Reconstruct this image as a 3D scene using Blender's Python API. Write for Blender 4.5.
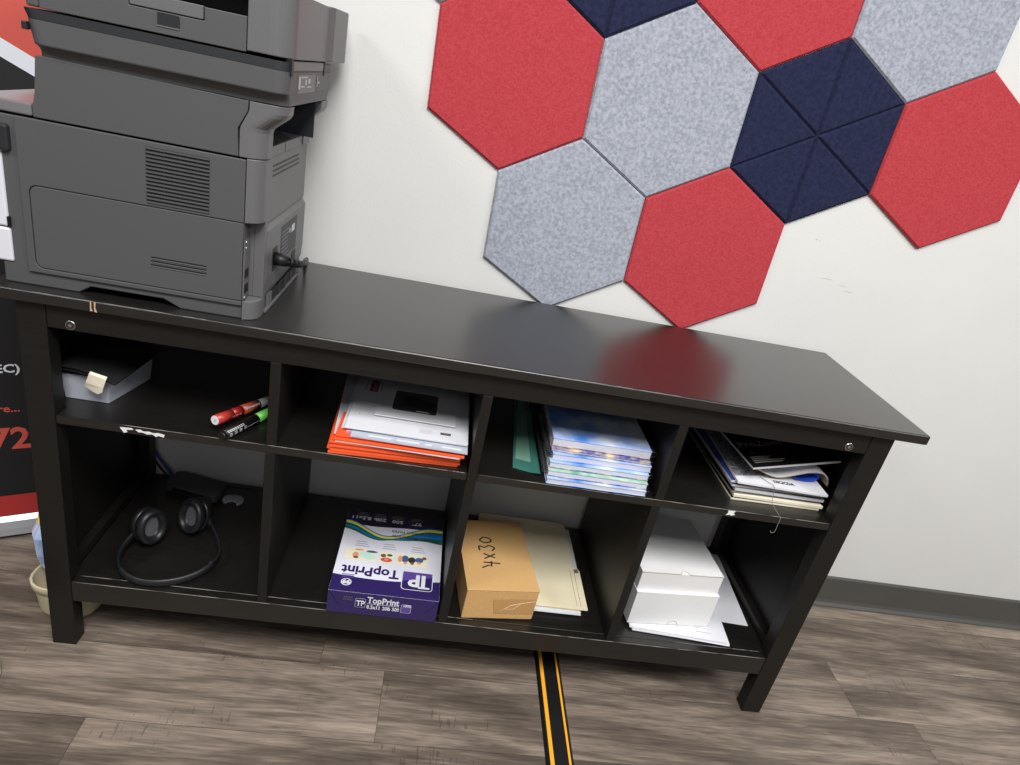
import bpy, bmesh, math, random
from mathutils import Vector, Matrix, Euler
random.seed(7)
for o in list(bpy.data.objects): bpy.data.objects.remove(o)
S = bpy.context.scene
COL = S.collection
PI = math.pi

# ------------------------------------------------------------------ camera
cam = bpy.data.cameras.new('camera'); camo = bpy.data.objects.new('camera', cam); COL.objects.link(camo)
camo.location = (0.65735, -1.00923, 1.16735)
camo.rotation_euler = Euler((1.14476, -0.19623, -0.05187), 'XYZ')
cam.sensor_fit = 'HORIZONTAL'; cam.sensor_width = 36.0
cam.lens = 36.0 * 667.43 / 1020.0
cam.clip_start = 0.02
S.camera = camo

# ------------------------------------------------------------------ light, world, exposure
S.view_settings.view_transform = 'Standard'; S.view_settings.look = 'None'
S.view_settings.gamma = 1.0; S.view_settings.use_curve_mapping = False
S.view_settings.exposure = 0.0
W = bpy.data.worlds.new('world'); S.world = W; W.use_nodes = True
W.node_tree.nodes['Background'].inputs[0].default_value = (0.90, 0.95, 1.0, 1)
W.node_tree.nodes['Background'].inputs[1].default_value = 0.17
def area(name, loc, sx, sy, power, col=(1, 0.99, 0.975)):
    l = bpy.data.lights.new(name, 'AREA'); l.shape = 'RECTANGLE'; l.size = sx; l.size_y = sy
    l.energy = power; l.color = col
    o = bpy.data.objects.new(name, l); o.location = loc; COL.objects.link(o); return o
area('ceiling_lamp', (0.85, -1.55, 2.72), 1.2, 1.2, 102)
area('ceiling_lamp', (3.1, -1.35, 2.72), 1.2, 0.6, 57)
area('ceiling_lamp', (-1.55, -1.35, 2.72), 1.2, 0.6, 42)
area('ceiling_lamp', (0.75, -3.6, 2.72), 1.2, 0.6, 12)

# ------------------------------------------------------------------ materials
def lin(c):
    return tuple(((v/255.0)/12.92 if v/255.0 <= 0.04045 else ((v/255.0+0.055)/1.055)**2.4) for v in c)
MATS = {}
def mat(name, srgb, rough=0.6, var=0.0, vscale=40.0, bump=0.0, bscale=300.0, metal=0.0, spec=0.5, stretch=None, srgb2=None, coat=0.0, trans=0.0, alpha=1.0, detail=4.0):
    m = bpy.data.materials.new(name); m.use_nodes = True; nt = m.node_tree; N = nt.nodes; L = nt.links
    b = N['Principled BSDF']; c = lin(srgb)
    b.inputs['Base Color'].default_value = (*c, 1); b.inputs['Roughness'].default_value = rough
    b.inputs['Metallic'].default_value = metal; b.inputs['Specular IOR Level'].default_value = spec
    if coat: b.inputs['Coat Weight'].default_value = coat; b.inputs['Coat Roughness'].default_value = 0.30
    if trans: b.inputs['Transmission Weight'].default_value = trans
    if alpha < 1: b.inputs['Alpha'].default_value = alpha
    co = None
    def coords():
        t = N.new('ShaderNodeTexCoord'); mp = N.new('ShaderNodeMapping')
        if stretch: mp.inputs['Scale'].default_value = stretch
        L.new(t.outputs['Object'], mp.inputs['Vector']); return mp.outputs['Vector']
    if var or srgb2 or bump: co = coords()
    if var or srgb2:
        n = N.new('ShaderNodeTexNoise'); n.inputs['Scale'].default_value = vscale; n.inputs['Detail'].default_value = detail
        r = N.new('ShaderNodeValToRGB'); L.new(co, n.inputs['Vector']); L.new(n.outputs['Fac'], r.inputs['Fac'])
        c2 = lin(srgb2) if srgb2 else None
        lo = c if c2 else tuple(v*(1-var) for v in c); hi = c2 if c2 else tuple(min(1, v*(1+var)) for v in c)
        r.color_ramp.elements[0].position = 0.32; r.color_ramp.elements[1].position = 0.68
        r.color_ramp.elements[0].color = (*lo, 1); r.color_ramp.elements[1].color = (*hi, 1)
        L.new(r.outputs['Color'], b.inputs['Base Color'])
    if bump:
        n2 = N.new('ShaderNodeTexNoise'); n2.inputs['Scale'].default_value = bscale; n2.inputs['Detail'].default_value = 3
        L.new(co, n2.inputs['Vector'])
        bp = N.new('ShaderNodeBump'); bp.inputs['Strength'].default_value = bump; bp.inputs['Distance'].default_value = 0.001
        L.new(n2.outputs['Fac'], bp.inputs['Height']); L.new(bp.outputs['Normal'], b.inputs['Normal'])
    MATS[name] = m; return m

mat('wall_paint', (221, 221, 218), 0.75, var=0.015, vscale=6, bump=0.25, bscale=220)
mat('wall_scuff', (196, 195, 190), 0.8)
mat('black_wood', (20, 19, 17), 0.42, srgb2=(26, 24, 21), vscale=14, stretch=(1.2, 14, 14), bump=0.12, bscale=30, spec=0.36)
mat('shelf_wood', (20, 19, 17), 0.33, srgb2=(26, 24, 21), vscale=14, stretch=(1.2, 14, 14), bump=0.08, bscale=30, spec=0.5, coat=0.35)
mat('table_varnish', (22, 21, 20), 0.34, srgb2=(28, 26, 24), vscale=14, stretch=(1.2, 14, 14), bump=0.03, bscale=26, coat=0.7)
mat('baseboard_vinyl', (80, 79, 75), 0.5, var=0.05, vscale=8)
mat('felt_red', (173, 57, 64), 0.95, srgb2=(188, 72, 78), vscale=260, bump=0.5, bscale=420, spec=0.15)
mat('felt_grey', (142, 147, 158), 0.95, srgb2=(178, 182, 194), vscale=170, bump=0.5, bscale=420, spec=0.15, detail=8)
mat('felt_navy', (32, 36, 60), 0.95, srgb2=(43, 47, 74), vscale=120, bump=0.4, bscale=420, spec=0.12)
mat('printer_grey', (78, 79, 80), 0.5, var=0.04, vscale=900, bump=0.12, bscale=1500)
mat('printer_rear', (98, 98, 99), 0.42, var=0.04, vscale=900, bump=0.1, bscale=1500)
mat('printer_dark', (36, 38, 40), 0.45)
mat('printer_black', (12, 12, 13), 0.5)
mat('printer_white', (214, 214, 222), 0.45)
mat('slate_inner', (44, 47, 54), 0.5)
mat('bin_gloss', (112, 110, 112), 0.16, spec=0.6)
mat('steel', (170, 172, 175), 0.35, metal=0.9)
mat('chrome', (190, 182, 172), 0.25, metal=1.0)
mat('white_paint', (228, 228, 226), 0.6)
mat('worn_highlight_paint', (138, 132, 125), 0.6)  # pale varnish chips with the edge highlight mixed into the colour
mat('worn_wood', (190, 160, 130), 0.8)
mat('rubber_black', (16, 16, 17), 0.5)
mat('headphone_black', (24, 25, 27), 0.38)
mat('headphone_pad', (27, 28, 30), 0.42, bump=0.2, bscale=500)
mat('cloth_grey', (84, 84, 88), 0.9)
mat('paper_white', (214, 215, 220), 0.8, var=0.02, vscale=12)
mat('paper_dim', (192, 193, 199), 0.8, var=0.02, vscale=12)
mat('paper_cream', (226, 218, 196), 0.8)
mat('page_edges', (196, 199, 212), 0.85, var=0.08, vscale=600, stretch=(0.02, 1, 6))
mat('orange_paper', (238, 88, 40), 0.55, var=0.05, vscale=20)
mat('plastic_mailer', (180, 186, 198), 0.35, var=0.06, vscale=60)
mat('window_film', (74, 74, 76), 0.2)
mat('dark_print', (40, 40, 44), 0.7)
mat('grey_print', (150, 150, 156), 0.7)
mat('red_stamp', (150, 40, 42), 0.7)
mat('blue_print', (120, 130, 210), 0.7)
mat('yellow_print', (238, 200, 70), 0.7)
mat('kraft', (202, 160, 104), 0.85, var=0.06, vscale=180, stretch=(1, 6, 1))
mat('kraft_tape', (188, 145, 92), 0.3)
mat('manila', (232, 222, 190), 0.75, var=0.02, vscale=30)
mat('card_white', (228, 228, 228), 0.6, var=0.01, vscale=20)
mat('card_edge', (176, 160, 138), 0.85)
mat('ream_white', (222, 222, 234), 0.3)
mat('ream_purple', (46, 34, 90), 0.3)
mat('ream_navy', (30, 22, 48), 0.3)
mat('ream_violet', (92, 70, 150), 0.3)
mat('ream_blue', (24, 116, 196), 0.3)
mat('ream_green', (28, 96, 62), 0.3)
mat('ream_yellow', (226, 218, 48), 0.3)
mat('photo_mint', (196, 226, 216), 0.3); mat('photo_skin', (224, 150, 120), 0.3); mat('photo_blue', (70, 92, 140), 0.3)
mat('photo_red', (206, 84, 70), 0.3); mat('photo_cream', (232, 228, 200), 0.3); mat('photo_brown', (120, 86, 62), 0.3)
mat('sky_cover', (84, 142, 226), 0.4, srgb2=(224, 232, 246), vscale=16)
mat('collage_cover', (60, 70, 150), 0.4, srgb2=(232, 206, 160), vscale=60)
mat('green_cover', (96, 168, 148), 0.4, srgb2=(206, 222, 212), vscale=40)
mat('coil_black', (18, 18, 20), 0.4)
mat('teal_plastic', (62, 118, 108), 0.25, alpha=0.88)
mat('teal_insert', (112, 152, 134), 0.6)
mat('mag_silver', (38, 39, 42), 0.35, srgb2=(176, 178, 184), vscale=170)
mat('mag_black', (14, 15, 15), 0.3)
mat('mag_grey', (120, 116, 110), 0.6)
mat('cover_blue', (44, 88, 206), 0.35)
mat('navy_cover', (40, 58, 120), 0.35)
mat('thread_white', (130, 124, 112), 0.9)
mat('tray_plastic', (206, 210, 222), 0.3, trans=0.25)
mat('leather_black', (34, 35, 36), 0.32, bump=0.4, bscale=120)
mat('masking_tape', (226, 218, 196), 0.85, var=0.05, vscale=200)
mat('marker_red', (176, 52, 46), 0.35); mat('marker_deep', (150, 24, 30), 0.35); mat('marker_label', (150, 64, 40), 0.4, srgb2=(176, 84, 54), vscale=150)
mat('marker_cap', (168, 170, 172), 0.4); mat('marker_black', (16, 16, 16), 0.4); mat('marker_green', (110, 200, 86), 0.4)
mat('banner_black', (22, 22, 24), 0.6); mat('banner_red', (200, 82, 70), 0.6); mat('banner_white', (220, 224, 232), 0.6)
mat('banner_dark_red', (178, 48, 46), 0.6)
mat('aluminium', (196, 200, 206), 0.35, metal=0.5)
mat('tub_beige', (206, 196, 164), 0.5)
mat('bag_film', (140, 170, 208), 0.25, srgb2=(206, 208, 226), vscale=22)
mat('bag_yellow', (226, 214, 90), 0.35)
mat('bag_orange', (186, 92, 58), 0.5)
mat('strip_black', (18, 18, 19), 0.45, bump=0.1)
mat('strip_yellow', (236, 166, 40), 0.5)
mat('cable_blue', (40, 66, 120), 0.45)
mat('disc_grey', (140, 142, 148), 0.6)
mat('router_black', (62, 66, 64), 0.45)
mat('plastic_grey', (104, 106, 110), 0.5)
mat('shoe_white', (220, 222, 226), 0.5); mat('shoe_navy', (40, 48, 66), 0.8)

def floor_material():
    m = bpy.data.materials.new('vinyl_plank'); m.use_nodes = True; nt = m.node_tree; N = nt.nodes; L = nt.links
    b = N['Principled BSDF']; b.inputs['Roughness'].default_value = 0.5; b.inputs['Specular IOR Level'].default_value = 0.35
    tc = N.new('ShaderNodeTexCoord'); at = N.new('ShaderNodeAttribute'); at.attribute_name = 'plank'
    off = N.new('ShaderNodeVectorMath'); off.operation = 'MULTIPLY_ADD'
    off.inputs[1].default_value = (37, 53, 29)
    L.new(at.outputs['Color'], off.inputs[0]); L.new(tc.outputs['Object'], off.inputs[2])
    def noise(scale, sx, sy, det, dist=0.0):
        mp = N.new('ShaderNodeMapping'); mp.inputs['Scale'].default_value = (sx, sy, 1)
        L.new(off.outputs[0], mp.inputs['Vector'])
        n = N.new('ShaderNodeTexNoise'); n.inputs['Scale'].default_value = scale; n.inputs['Detail'].default_value = det
        n.inputs['Distortion'].default_value = dist; n.inputs['Roughness'].default_value = 0.62
        L.new(mp.outputs['Vector'], n.inputs['Vector']); return n.outputs['Fac']
    a = noise(1.0, 2.0, 17, 9, 1.1); g = noise(1.0, 14, 200, 7, 0.3); w = noise(1.0, 1.0, 6, 4, 1.4)
    def math_(op, x, y):
        k = N.new('ShaderNodeMath'); k.operation = op
        for i, v in enumerate((x, y)):
            if isinstance(v, float): k.inputs[i].default_value = v
            else: L.new(v, k.inputs[i])
        return k.outputs[0]
    f = math_('ADD', math_('ADD', math_('MULTIPLY', a, 0.42), math_('MULTIPLY', g, 0.27)), math_('MULTIPLY', w, 0.32))
    sep = N.new('ShaderNodeSeparateColor'); L.new(at.outputs['Color'], sep.inputs[0])
    f = math_('ADD', f, math_('MULTIPLY', math_('SUBTRACT', sep.outputs[0], 0.5), 0.10))
    r = N.new('ShaderNodeValToRGB'); e = r.color_ramp.elements
    e[0].position = 0.35; e[0].color = (*lin((70, 61, 54)), 1); e[1].position = 0.66; e[1].color = (*lin((172, 158, 143)), 1)
    x = e.new(0.45); x.color = (*lin((99, 88, 79)), 1); x = e.new(0.53); x.color = (*lin((132, 119, 107)), 1)
    L.new(f, r.inputs['Fac'])
    # saw marks: short cross strokes gathered in patches
    mp = N.new('ShaderNodeMapping'); mp.inputs['Scale'].default_value = (170, 22, 1); mp.inputs['Rotation'].default_value = (0, 0, 0.35)
    L.new(off.outputs[0], mp.inputs['Vector'])
    n3 = N.new('ShaderNodeTexNoise'); n3.inputs['Scale'].default_value = 1.0; n3.inputs['Detail'].default_value = 2; L.new(mp.outputs['Vector'], n3.inputs['Vector'])
    patch = noise(1.0, 3.5, 14, 2)
    k = math_('MULTIPLY', math_('GREATER_THAN', n3.outputs['Fac'], 0.63), math_('GREATER_THAN', patch, 0.61))
    mx = N.new('ShaderNodeMix'); mx.data_type = 'RGBA'; L.new(math_('MULTIPLY', k, 0.45), mx.inputs['Factor'])
    L.new(r.outputs['Color'], mx.inputs['A']); mx.inputs['B'].default_value = (*lin((54, 49, 45)), 1)
    L.new(mx.outputs['Result'], b.inputs['Base Color'])
    bp = N.new('ShaderNodeBump'); bp.inputs['Strength'].default_value = 0.12; bp.inputs['Distance'].default_value = 0.001
    L.new(g, bp.inputs['Height']); L.new(bp.outputs['Normal'], b.inputs['Normal'])
    MATS['vinyl_plank'] = m
floor_material()
mat('plank_gap', (66, 58, 52), 0.9)

# ------------------------------------------------------------------ builders
class MB:
    """collects shapes (in room coordinates, through the matrix M) and links them as ONE mesh object"""
    def __init__(self, M=None): self.bm = bmesh.new(); self.M = M or Matrix.Identity(4); self.mats = []
    def mi(self, m):
        if m not in self.mats: self.mats.append(m)
        return self.mats.index(m)
    def v(self, p): return self.bm.verts.new(self.M @ Vector(p))
    def face(self, pts, m, smooth=False):
        f = self.bm.faces.new([self.v(p) for p in pts]); f.material_index = self.mi(m); f.smooth = smooth; return f
    def loft(self, rings, m, cap=True, smooth=False, closed=True):
        i = self.mi(m); R = [[self.v(p) for p in r] for r in rings]; n = len(R[0])
        for a, b in zip(R, R[1:]):
            for k in range(n if closed else n-1):
                f = self.bm.faces.new((a[k], a[(k+1) % n], b[(k+1) % n], b[k])); f.material_index = i; f.smooth = smooth
        if cap:
            for r in (R[0], R[-1]):
                f = self.bm.faces.new(r); f.material_index = i
        return self
    def box(self, x0, x1, y0, y1, z0, z1, m):
        return self.loft([[(x0, y0, z0), (x1, y0, z0), (x1, y1, z0), (x0, y1, z0)], [(x0, y0, z1), (x1, y0, z1), (x1, y1, z1), (x0, y1, z1)]], m)
    def prism(self, poly, axis, a, b, m):
        P = {'y': lambda q, t: (q[0], t, q[1]), 'z': lambda q, t: (q[0], q[1], t), 'x': lambda q, t: (t, q[0], q[1])}[axis]
        return self.loft([[P(q, a) for q in poly], [P(q, b) for q in poly]], m)
    def tube(self, pts, r, m, n=8, smooth=True, flat=None):
        pts = [Vector(p) for p in pts]; rings = []; up = None
        for i, p in enumerate(pts):
            t = (pts[min(i+1, len(pts)-1)] - pts[max(i-1, 0)]).normalized()
            if up is None:
                up = Vector((0, 0, 1)) if abs(t.z) < 0.9 else Vector((1, 0, 0))
            s = t.cross(up).normalized(); up = s.cross(t).normalized()
            rr = r[i] if isinstance(r, (list, tuple)) else r
            ra, rb = (rr, rr) if not flat else (rr*flat[0], rr*flat[1])
            rings.append([p + s*ra*math.cos(2*PI*k/n) + up*rb*math.sin(2*PI*k/n) for k in range(n)])
        return self.loft(rings, m, True, smooth)
    def cyl(self, p0, p1, r0, m, r1=None, n=20):
        p0, p1 = Vector(p0), Vector(p1)
        return self.tube([p0, p1], [r0, r0 if r1 is None else r1], m, n)
    def text(self, body, size, org, xd, yd, m, depth=0.0004, align='LEFT', bold=0.0, sx=1.0):
        cu = bpy.data.curves.new('lettering', 'FONT'); cu.body = body; cu.size = size; cu.align_x = align
        cu.resolution_u = 2; cu.offset = bold
        o = bpy.data.objects.new('lettering', cu); COL.objects.link(o)
        bpy.context.view_layer.update()
        me = bpy.data.meshes.new_from_object(o.evaluated_get(bpy.context.evaluated_depsgraph_get()))
        xd = Vector(xd).normalized(); yd = Vector(yd).normalized(); zd = xd.cross(yd).normalized(); org = Vector(org)
        i = self.mi(m)
        vs = [self.v(org + xd*v.co.x*sx + yd*v.co.y + zd*depth) for v in me.vertices]
        for p in me.polygons:
            try: f = self.bm.faces.new([vs[k] for k in p.vertices]); f.material_index = i
            except ValueError: pass
        bpy.data.objects.remove(o); bpy.data.curves.remove(cu); bpy.data.meshes.remove(me)
        return self
    def decal(self, poly, z, m, axis='z'):
        P = {'z': lambda q: (q[0], q[1], z), 'y': lambda q: (q[0], z, q[1]), 'x': lambda q: (z, q[0], q[1])}[axis]
        return self.face([P(q) for q in poly], m)
    def build(self, name, parent=None, org=None, bevel=0.0, seg=2, smooth=False, recalc=True):
        if recalc: bmesh.ops.recalc_face_normals(self.bm, faces=self.bm.faces)
        o0 = Vector(parent_origin(parent)) if parent else Vector(org or (0, 0, 0))
        for v in self.bm.verts: v.co -= o0
        me = bpy.data.meshes.new(name); self.bm.to_mesh(me); self.bm.free()
        for m in self.mats: me.materials.append(MATS[m])
        if smooth:
            for p in me.polygons: p.use_smooth = True
        o = bpy.data.objects.new(name, me); COL.objects.link(o)
        if parent: o.parent = parent
        else: o.location = o0
        if bevel:
            b = o.modifiers.new('bevel', 'BEVEL'); b.width = bevel; b.segments = seg; b.limit_method = 'ANGLE'; b.angle_limit = 0.7
            b.harden_normals = False
        return o
def parent_origin(p):
    v = Vector(p.location)
    while p.parent: p = p.parent; v += Vector(p.location)
    return v
def tag(o, label, cat, group=None):
    o['label'] = label; o['category'] = cat
    if group: o['group'] = group
    return o
def thing(name, label, cat, loc, group=None):
    o = bpy.data.objects.new(name, None); o.empty_display_size = 0.05; COL.objects.link(o); o.location = loc
    return tag(o, label, cat, group)
def struct(o): o['kind'] = 'structure'; return o
def TR(x, y, z, deg): return Matrix.Translation((x, y, z)) @ Matrix.Rotation(math.radians(deg), 4, 'Z')
def arc(cx, cy, r, a0, a1, n=6): return [(cx+r*math.cos(math.radians(a0+(a1-a0)*i/n)), cy+r*math.sin(math.radians(a0+(a1-a0)*i/n))) for i in range(n+1)]
def rrect(x0, x1, y0, y1, r, n=5):
    return arc(x1-r, y0+r, r, -90, 0, n) + arc(x1-r, y1-r, r, 0, 90, n) + arc(x0+r, y1-r, r, 90, 180, n) + arc(x0+r, y0+r, r, 180, 270, n)
def smooth_path(P, n=6):
    P = [Vector(p) for p in P]; out = []
    for i in range(len(P)-1):
        a, b, c, d = P[max(i-1, 0)], P[i], P[i+1], P[min(i+2, len(P)-1)]
        for k in range(n):
            t = k/n
            out.append(0.5*((2*b) + (c-a)*t + (2*a-5*b+4*c-d)*t*t + (3*b-a-3*c+d)*t**3))
    out.append(P[-1]); return out

# ------------------------------------------------------------------ the room
WALL = 0.4145
w = MB(); w.box(-3.2, 4.6, WALL, WALL+0.1, 0, 2.8, 'wall_paint')
for x, z, dx, dz in ((1.452, 0.985, 0.006, 0.002), (1.462, 0.982, 0.002, 0.004), (1.50, 0.905, 0.028, 0.0012), (1.545, 0.896, 0.022, 0.001), (1.56, 0.885, 0.03, 0.0012)):
    w.decal([(x, z), (x+dx*0.6, z-dz*0.4), (x+dx, z+dz*0.2), (x+dx*0.5, z+dz), (x+dx*0.1, z+dz*0.7)], WALL-0.0003, 'wall_scuff', 'y')
struct(w.build('wall_back', recalc=False))
b = MB(); b.prism([(WALL, 0.0), (WALL-0.017, 0.0), (WALL-0.016, 0.004), (WALL-0.010, 0.011), (WALL-0.0075, 0.02), (WALL-0.007, 0.092), (WALL-0.004, 0.0965), (WALL, 0.0965)], 'x', -3.2, 4.6, 'baseboard_vinyl')
struct(b.build('baseboard_back'))
fl = MB(); fl.box(-3.2, 4.6, -4.2, WALL+0.1, -0.05, -0.0015, 'plank_gap')
PW, PL = 0.166, 1.236
joint = {0: 0.537, -1: 0.673, -2: 0.160, 1: 0.02}
planks = []
for r in range(-26, 4):
    y0 = 0.0235 + r*PW; y1 = min(y0+PW, WALL)
    if y0 >= WALL or y1 < -4.2: continue
    x = joint.get(r, random.uniform(0, PL)) - 4*PL
    while x < 4.6:
        a, c = max(x, -3.2), min(x+PL, 4.6)
        if c > a+0.01:
            g = 0.0004
            planks.append((fl.face([(a+g, y0+g, 0), (c-g, y0+g, 0), (c-g, y1-g, 0), (a+g, y1-g, 0)], 'vinyl_plank')))
        x += PL
lay = fl.bm.loops.layers.color.new('plank')
for f in planks:
    c = (random.random(), random.random(), random.random(), 1)
    for lp in f.loops: lp[lay] = c
struct(fl.build('floor', recalc=False))

# ------------------------------------------------------------------ console table
def worn_highlight(x0, x1, y, z, seed, dens, lab):
    # chipped varnish and the edge highlight, painted together as one pale line
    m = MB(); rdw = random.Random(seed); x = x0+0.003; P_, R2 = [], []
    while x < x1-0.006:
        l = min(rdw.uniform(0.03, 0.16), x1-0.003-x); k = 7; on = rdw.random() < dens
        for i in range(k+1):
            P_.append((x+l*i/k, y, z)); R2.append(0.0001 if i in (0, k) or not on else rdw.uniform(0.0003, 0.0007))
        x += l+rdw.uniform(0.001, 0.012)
    m.tube(P_, R2, 'worn_highlight_paint', 5)
    o = m.build('worn_edge_highlight', t); o['label'] = lab
FY, LD, LW = 0.0117, 0.0324, 0.0436
XL, XR = 0.0221, 1.5173
SH, BT, AP, TOPU = 0.5204, 0.1619, 0.6792, 0.721
D1, D2, D3, DT = 0.4156, 0.7703, 1.1224, 0.0175
t = thing('console_table', 'long black-brown wooden console table with eight open compartments against the white wall', 'console table', (0.77, 0.2, 0))
m = MB(); m.box(-0.016, 1.5715, 0.0, 0.4, TOPU, 0.740, 'table_varnish'); m.build('tabletop', t, bevel=0.0034, seg=4)
for x0 in (XL, XR-LW):
    for y0 in (FY, 0.39-LD):
        m = MB(); m.box(x0, x0+LW, y0, y0+LD, 0, TOPU-0.0005, 'black_wood'); m.build('leg', t, bevel=0.0015)
ix0, ix1 = XL+LW+0.0006, XR-LW-0.0006
m = MB(); m.box(ix0, ix1, FY+0.0008, FY+0.02, AP, TOPU-0.0005, 'black_wood'); m.build('apron', t, bevel=0.001)
m = MB(); m.box(ix0, ix1, 0.37, 0.388, AP, TOPU-0.0005, 'black_wood'); m.build('back_rail', t, bevel=0.001)
m = MB(); m.box(ix0, ix1, FY, FY+0.018, 0.1144, BT, 'shelf_wood'); m.build('bottom_rail', t, bevel=0.002)
m = MB(); m.box(ix0, ix1, 0.372, 0.388, 0.1144, BT, 'shelf_wood'); m.build('bottom_rail', t, bevel=0.002)
m = MB(); m.box(0.0575, 1.482, FY+0.0195, 0.371, BT-0.018, BT-0.0012, 'shelf_wood'); m.build('bottom_shelf', t, bevel=0.0012)
for a, c in ((0.0415, D2-DT/2-0.0006), (D2+DT/2+0.0006, 1.4980)):
    # the shelf passes between the legs: narrower at the front
    lx = max(a, ix0) if a < 0.1 else a; rx = min(c, ix1) if c > 1.4 else c
    fy = FY+LD+0.001
    poly = [(lx, FY+0.0005), (rx, FY+0.0005)]
    if c > 1.4: poly += [(rx, fy), (c, fy), (c, 0.355)]
    else: poly += [(c, 0.386)]
    if c > 1.4: poly += [(rx, 0.355), (rx, 0.386)]
    if a < 0.1: poly += [(lx, 0.386), (lx, 0.355), (a, 0.355), (a, fy), (lx, fy)]
    else: poly += [(a, 0.386)]
    m = MB(); m.prism(poly, 'z', SH-0.0162, SH, 'shelf_wood'); m.build('middle_shelf', t, bevel=0.002)
m = MB(); m.box(D2-DT/2, D2+DT/2, FY, 0.386, BT+0.0002, AP-0.0002, 'black_wood'); m.build('divider', t, bevel=0.0012)
for d in (D1, D3):
    m = MB(); m.box(d-DT/2, d+DT/2, FY+0.0005, 0.386, BT+0.0002, SH-0.0165, 'black_wood'); m.build('divider', t, bevel=0.0012)
    m = MB(); m.box(d-DT/2+0.001, d+DT/2+0.001, FY+0.0005, 0.386, SH+0.0002, AP-0.0002, 'black_wood'); m.build('divider', t, bevel=0.0012)
for x0 in (XL+0.002, XR-0.018):
    m = MB(); m.box(x0, x0+0.016, FY+LD+0.001, 0.39-LD-0.001, 0.114, TOPU-0.001, 'black_wood'); m.build('side_panel', t, bevel=0.001)
for x0, x1 in ((XL+0.0185, XL+LW-0.008), (XR-LW+0.008, XR-0.0185)):
    m = MB(); m.box(x0, x1, FY+LD+0.001, 0.39-LD-0.001, BT+0.0003, 0.182, 'black_wood'); m.build('side_rail', t, bevel=0.001)
for x, z in ((0.1015, 0.6885), (1.4365, 0.6895)):
    m = MB(); m.cyl((x, FY+0.0012, z), (x, FY-0.0012, z), 0.0082, 'chrome', 0.0074, 28); m.cyl((x, FY-0.001, z), (x, FY-0.0016, z), 0.0060, 'printer_dark', n=24); m.cyl((x, FY-0.0015, z), (x, FY-0.0020, z), 0.0030, 'steel', n=6)
    o = m.build('screw', t); o['label'] = 'round metal screw head on apron'
worn_highlight(ix0, ix1, FY+0.0006, BT-0.0006, 2, 0.95, 'pale worn front edge with painted highlight on the bottom rail')
worn_highlight(0.07, 1.47, FY+0.0199, BT-0.0016, 4, 0.8, 'pale worn front edge with painted highlight on the bottom shelf')
worn_highlight(ix0+0.1, D2-0.01, FY+0.0011, SH-0.0006, 5, 0.95, 'pale worn front edge with painted highlight on the middle shelf')
worn_highlight(D2+0.01, ix1, FY+0.0011, SH-0.0006, 8, 0.95, 'pale worn front edge with painted highlight on the middle shelf')
worn_highlight(0.05, 1.1, 0.0009, 0.7391, 12, 0.7, 'pale worn front edge with painted highlight on the tabletop')
def blot(pts, y, mt, name, lab, th=0.0004):
    m = MB(); m.prism(pts, 'y', y-th, y, mt); o = m.build(name, t); o['label'] = lab
blot([(0.168, 0.5155), (0.187, 0.5165), (0.190, 0.514), (0.178, 0.512), (0.180, 0.508), (0.1745, 0.5055), (0.1715, 0.510)], FY+0.0002, 'white_paint', 'paint_chip', 'white chipped patch on shelf edge')
blot([(0.193, 0.5145), (0.200, 0.516), (0.207, 0.513), (0.214, 0.5145), (0.222, 0.5125), (0.230, 0.514), (0.2405, 0.512), (0.239, 0.507), (0.231, 0.5085), (0.226, 0.506), (0.2205, 0.510), (0.212, 0.5085), (0.205, 0.511), (0.198, 0.5105)], FY+0.0002, 'white_paint', 'paint_chip', 'white chipped patch on shelf edge')
blot([(1.262, 0.519), (1.277, 0.5195), (1.2735, 0.515), (1.278, 0.5115), (1.271, 0.509), (1.266, 0.510), (1.260, 0.5085), (1.263, 0.514)], FY+0.0002, 'white_paint', 'paint_chip', 'white chipped patch on shelf edge')
blot([(0.139, 0.739), (0.141, 0.739), (0.1405, 0.729), (0.142, 0.7235), (0.1385, 0.7235)], -0.00005, 'worn_wood', 'scratch', 'bare wood scratch on tabletop edge')
blot([(0.1445, 0.739), (0.1475, 0.739), (0.1462, 0.730), (0.1485, 0.7225), (0.1445, 0.7232)], -0.00005, 'worn_wood', 'scratch', 'bare wood scratch on tabletop edge')

# ------------------------------------------------------------------ multifunction printer
Z0 = 0.7402
P = thing('multifunction_printer', 'dark grey multifunction laser printer standing on the left end of the black console table', 'printer', (0.18, 0.18, Z0))
YS = 0.0225                      # plane of the side facing the room
YB = 0.325
XR_ = 0.380                      # plane of the rear
# core and lower frame with the arched foot
m = MB(); m.prism([(0.004, Z0), (0.110, Z0), (0.128, Z0+0.012), (0.236, Z0+0.012), (0.262, Z0), (0.356, Z0), (0.356, 0.9885), (0.004, 0.9885)], 'y', YS+0.004, YB, 'printer_grey')
m.build('housing', P, bevel=0.002)
m = MB(); m.box(0.0435, 0.352, YS+0.0025, YS+0.02, 0.766, 0.985, 'printer_black'); m.build('inner_frame', P)
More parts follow.
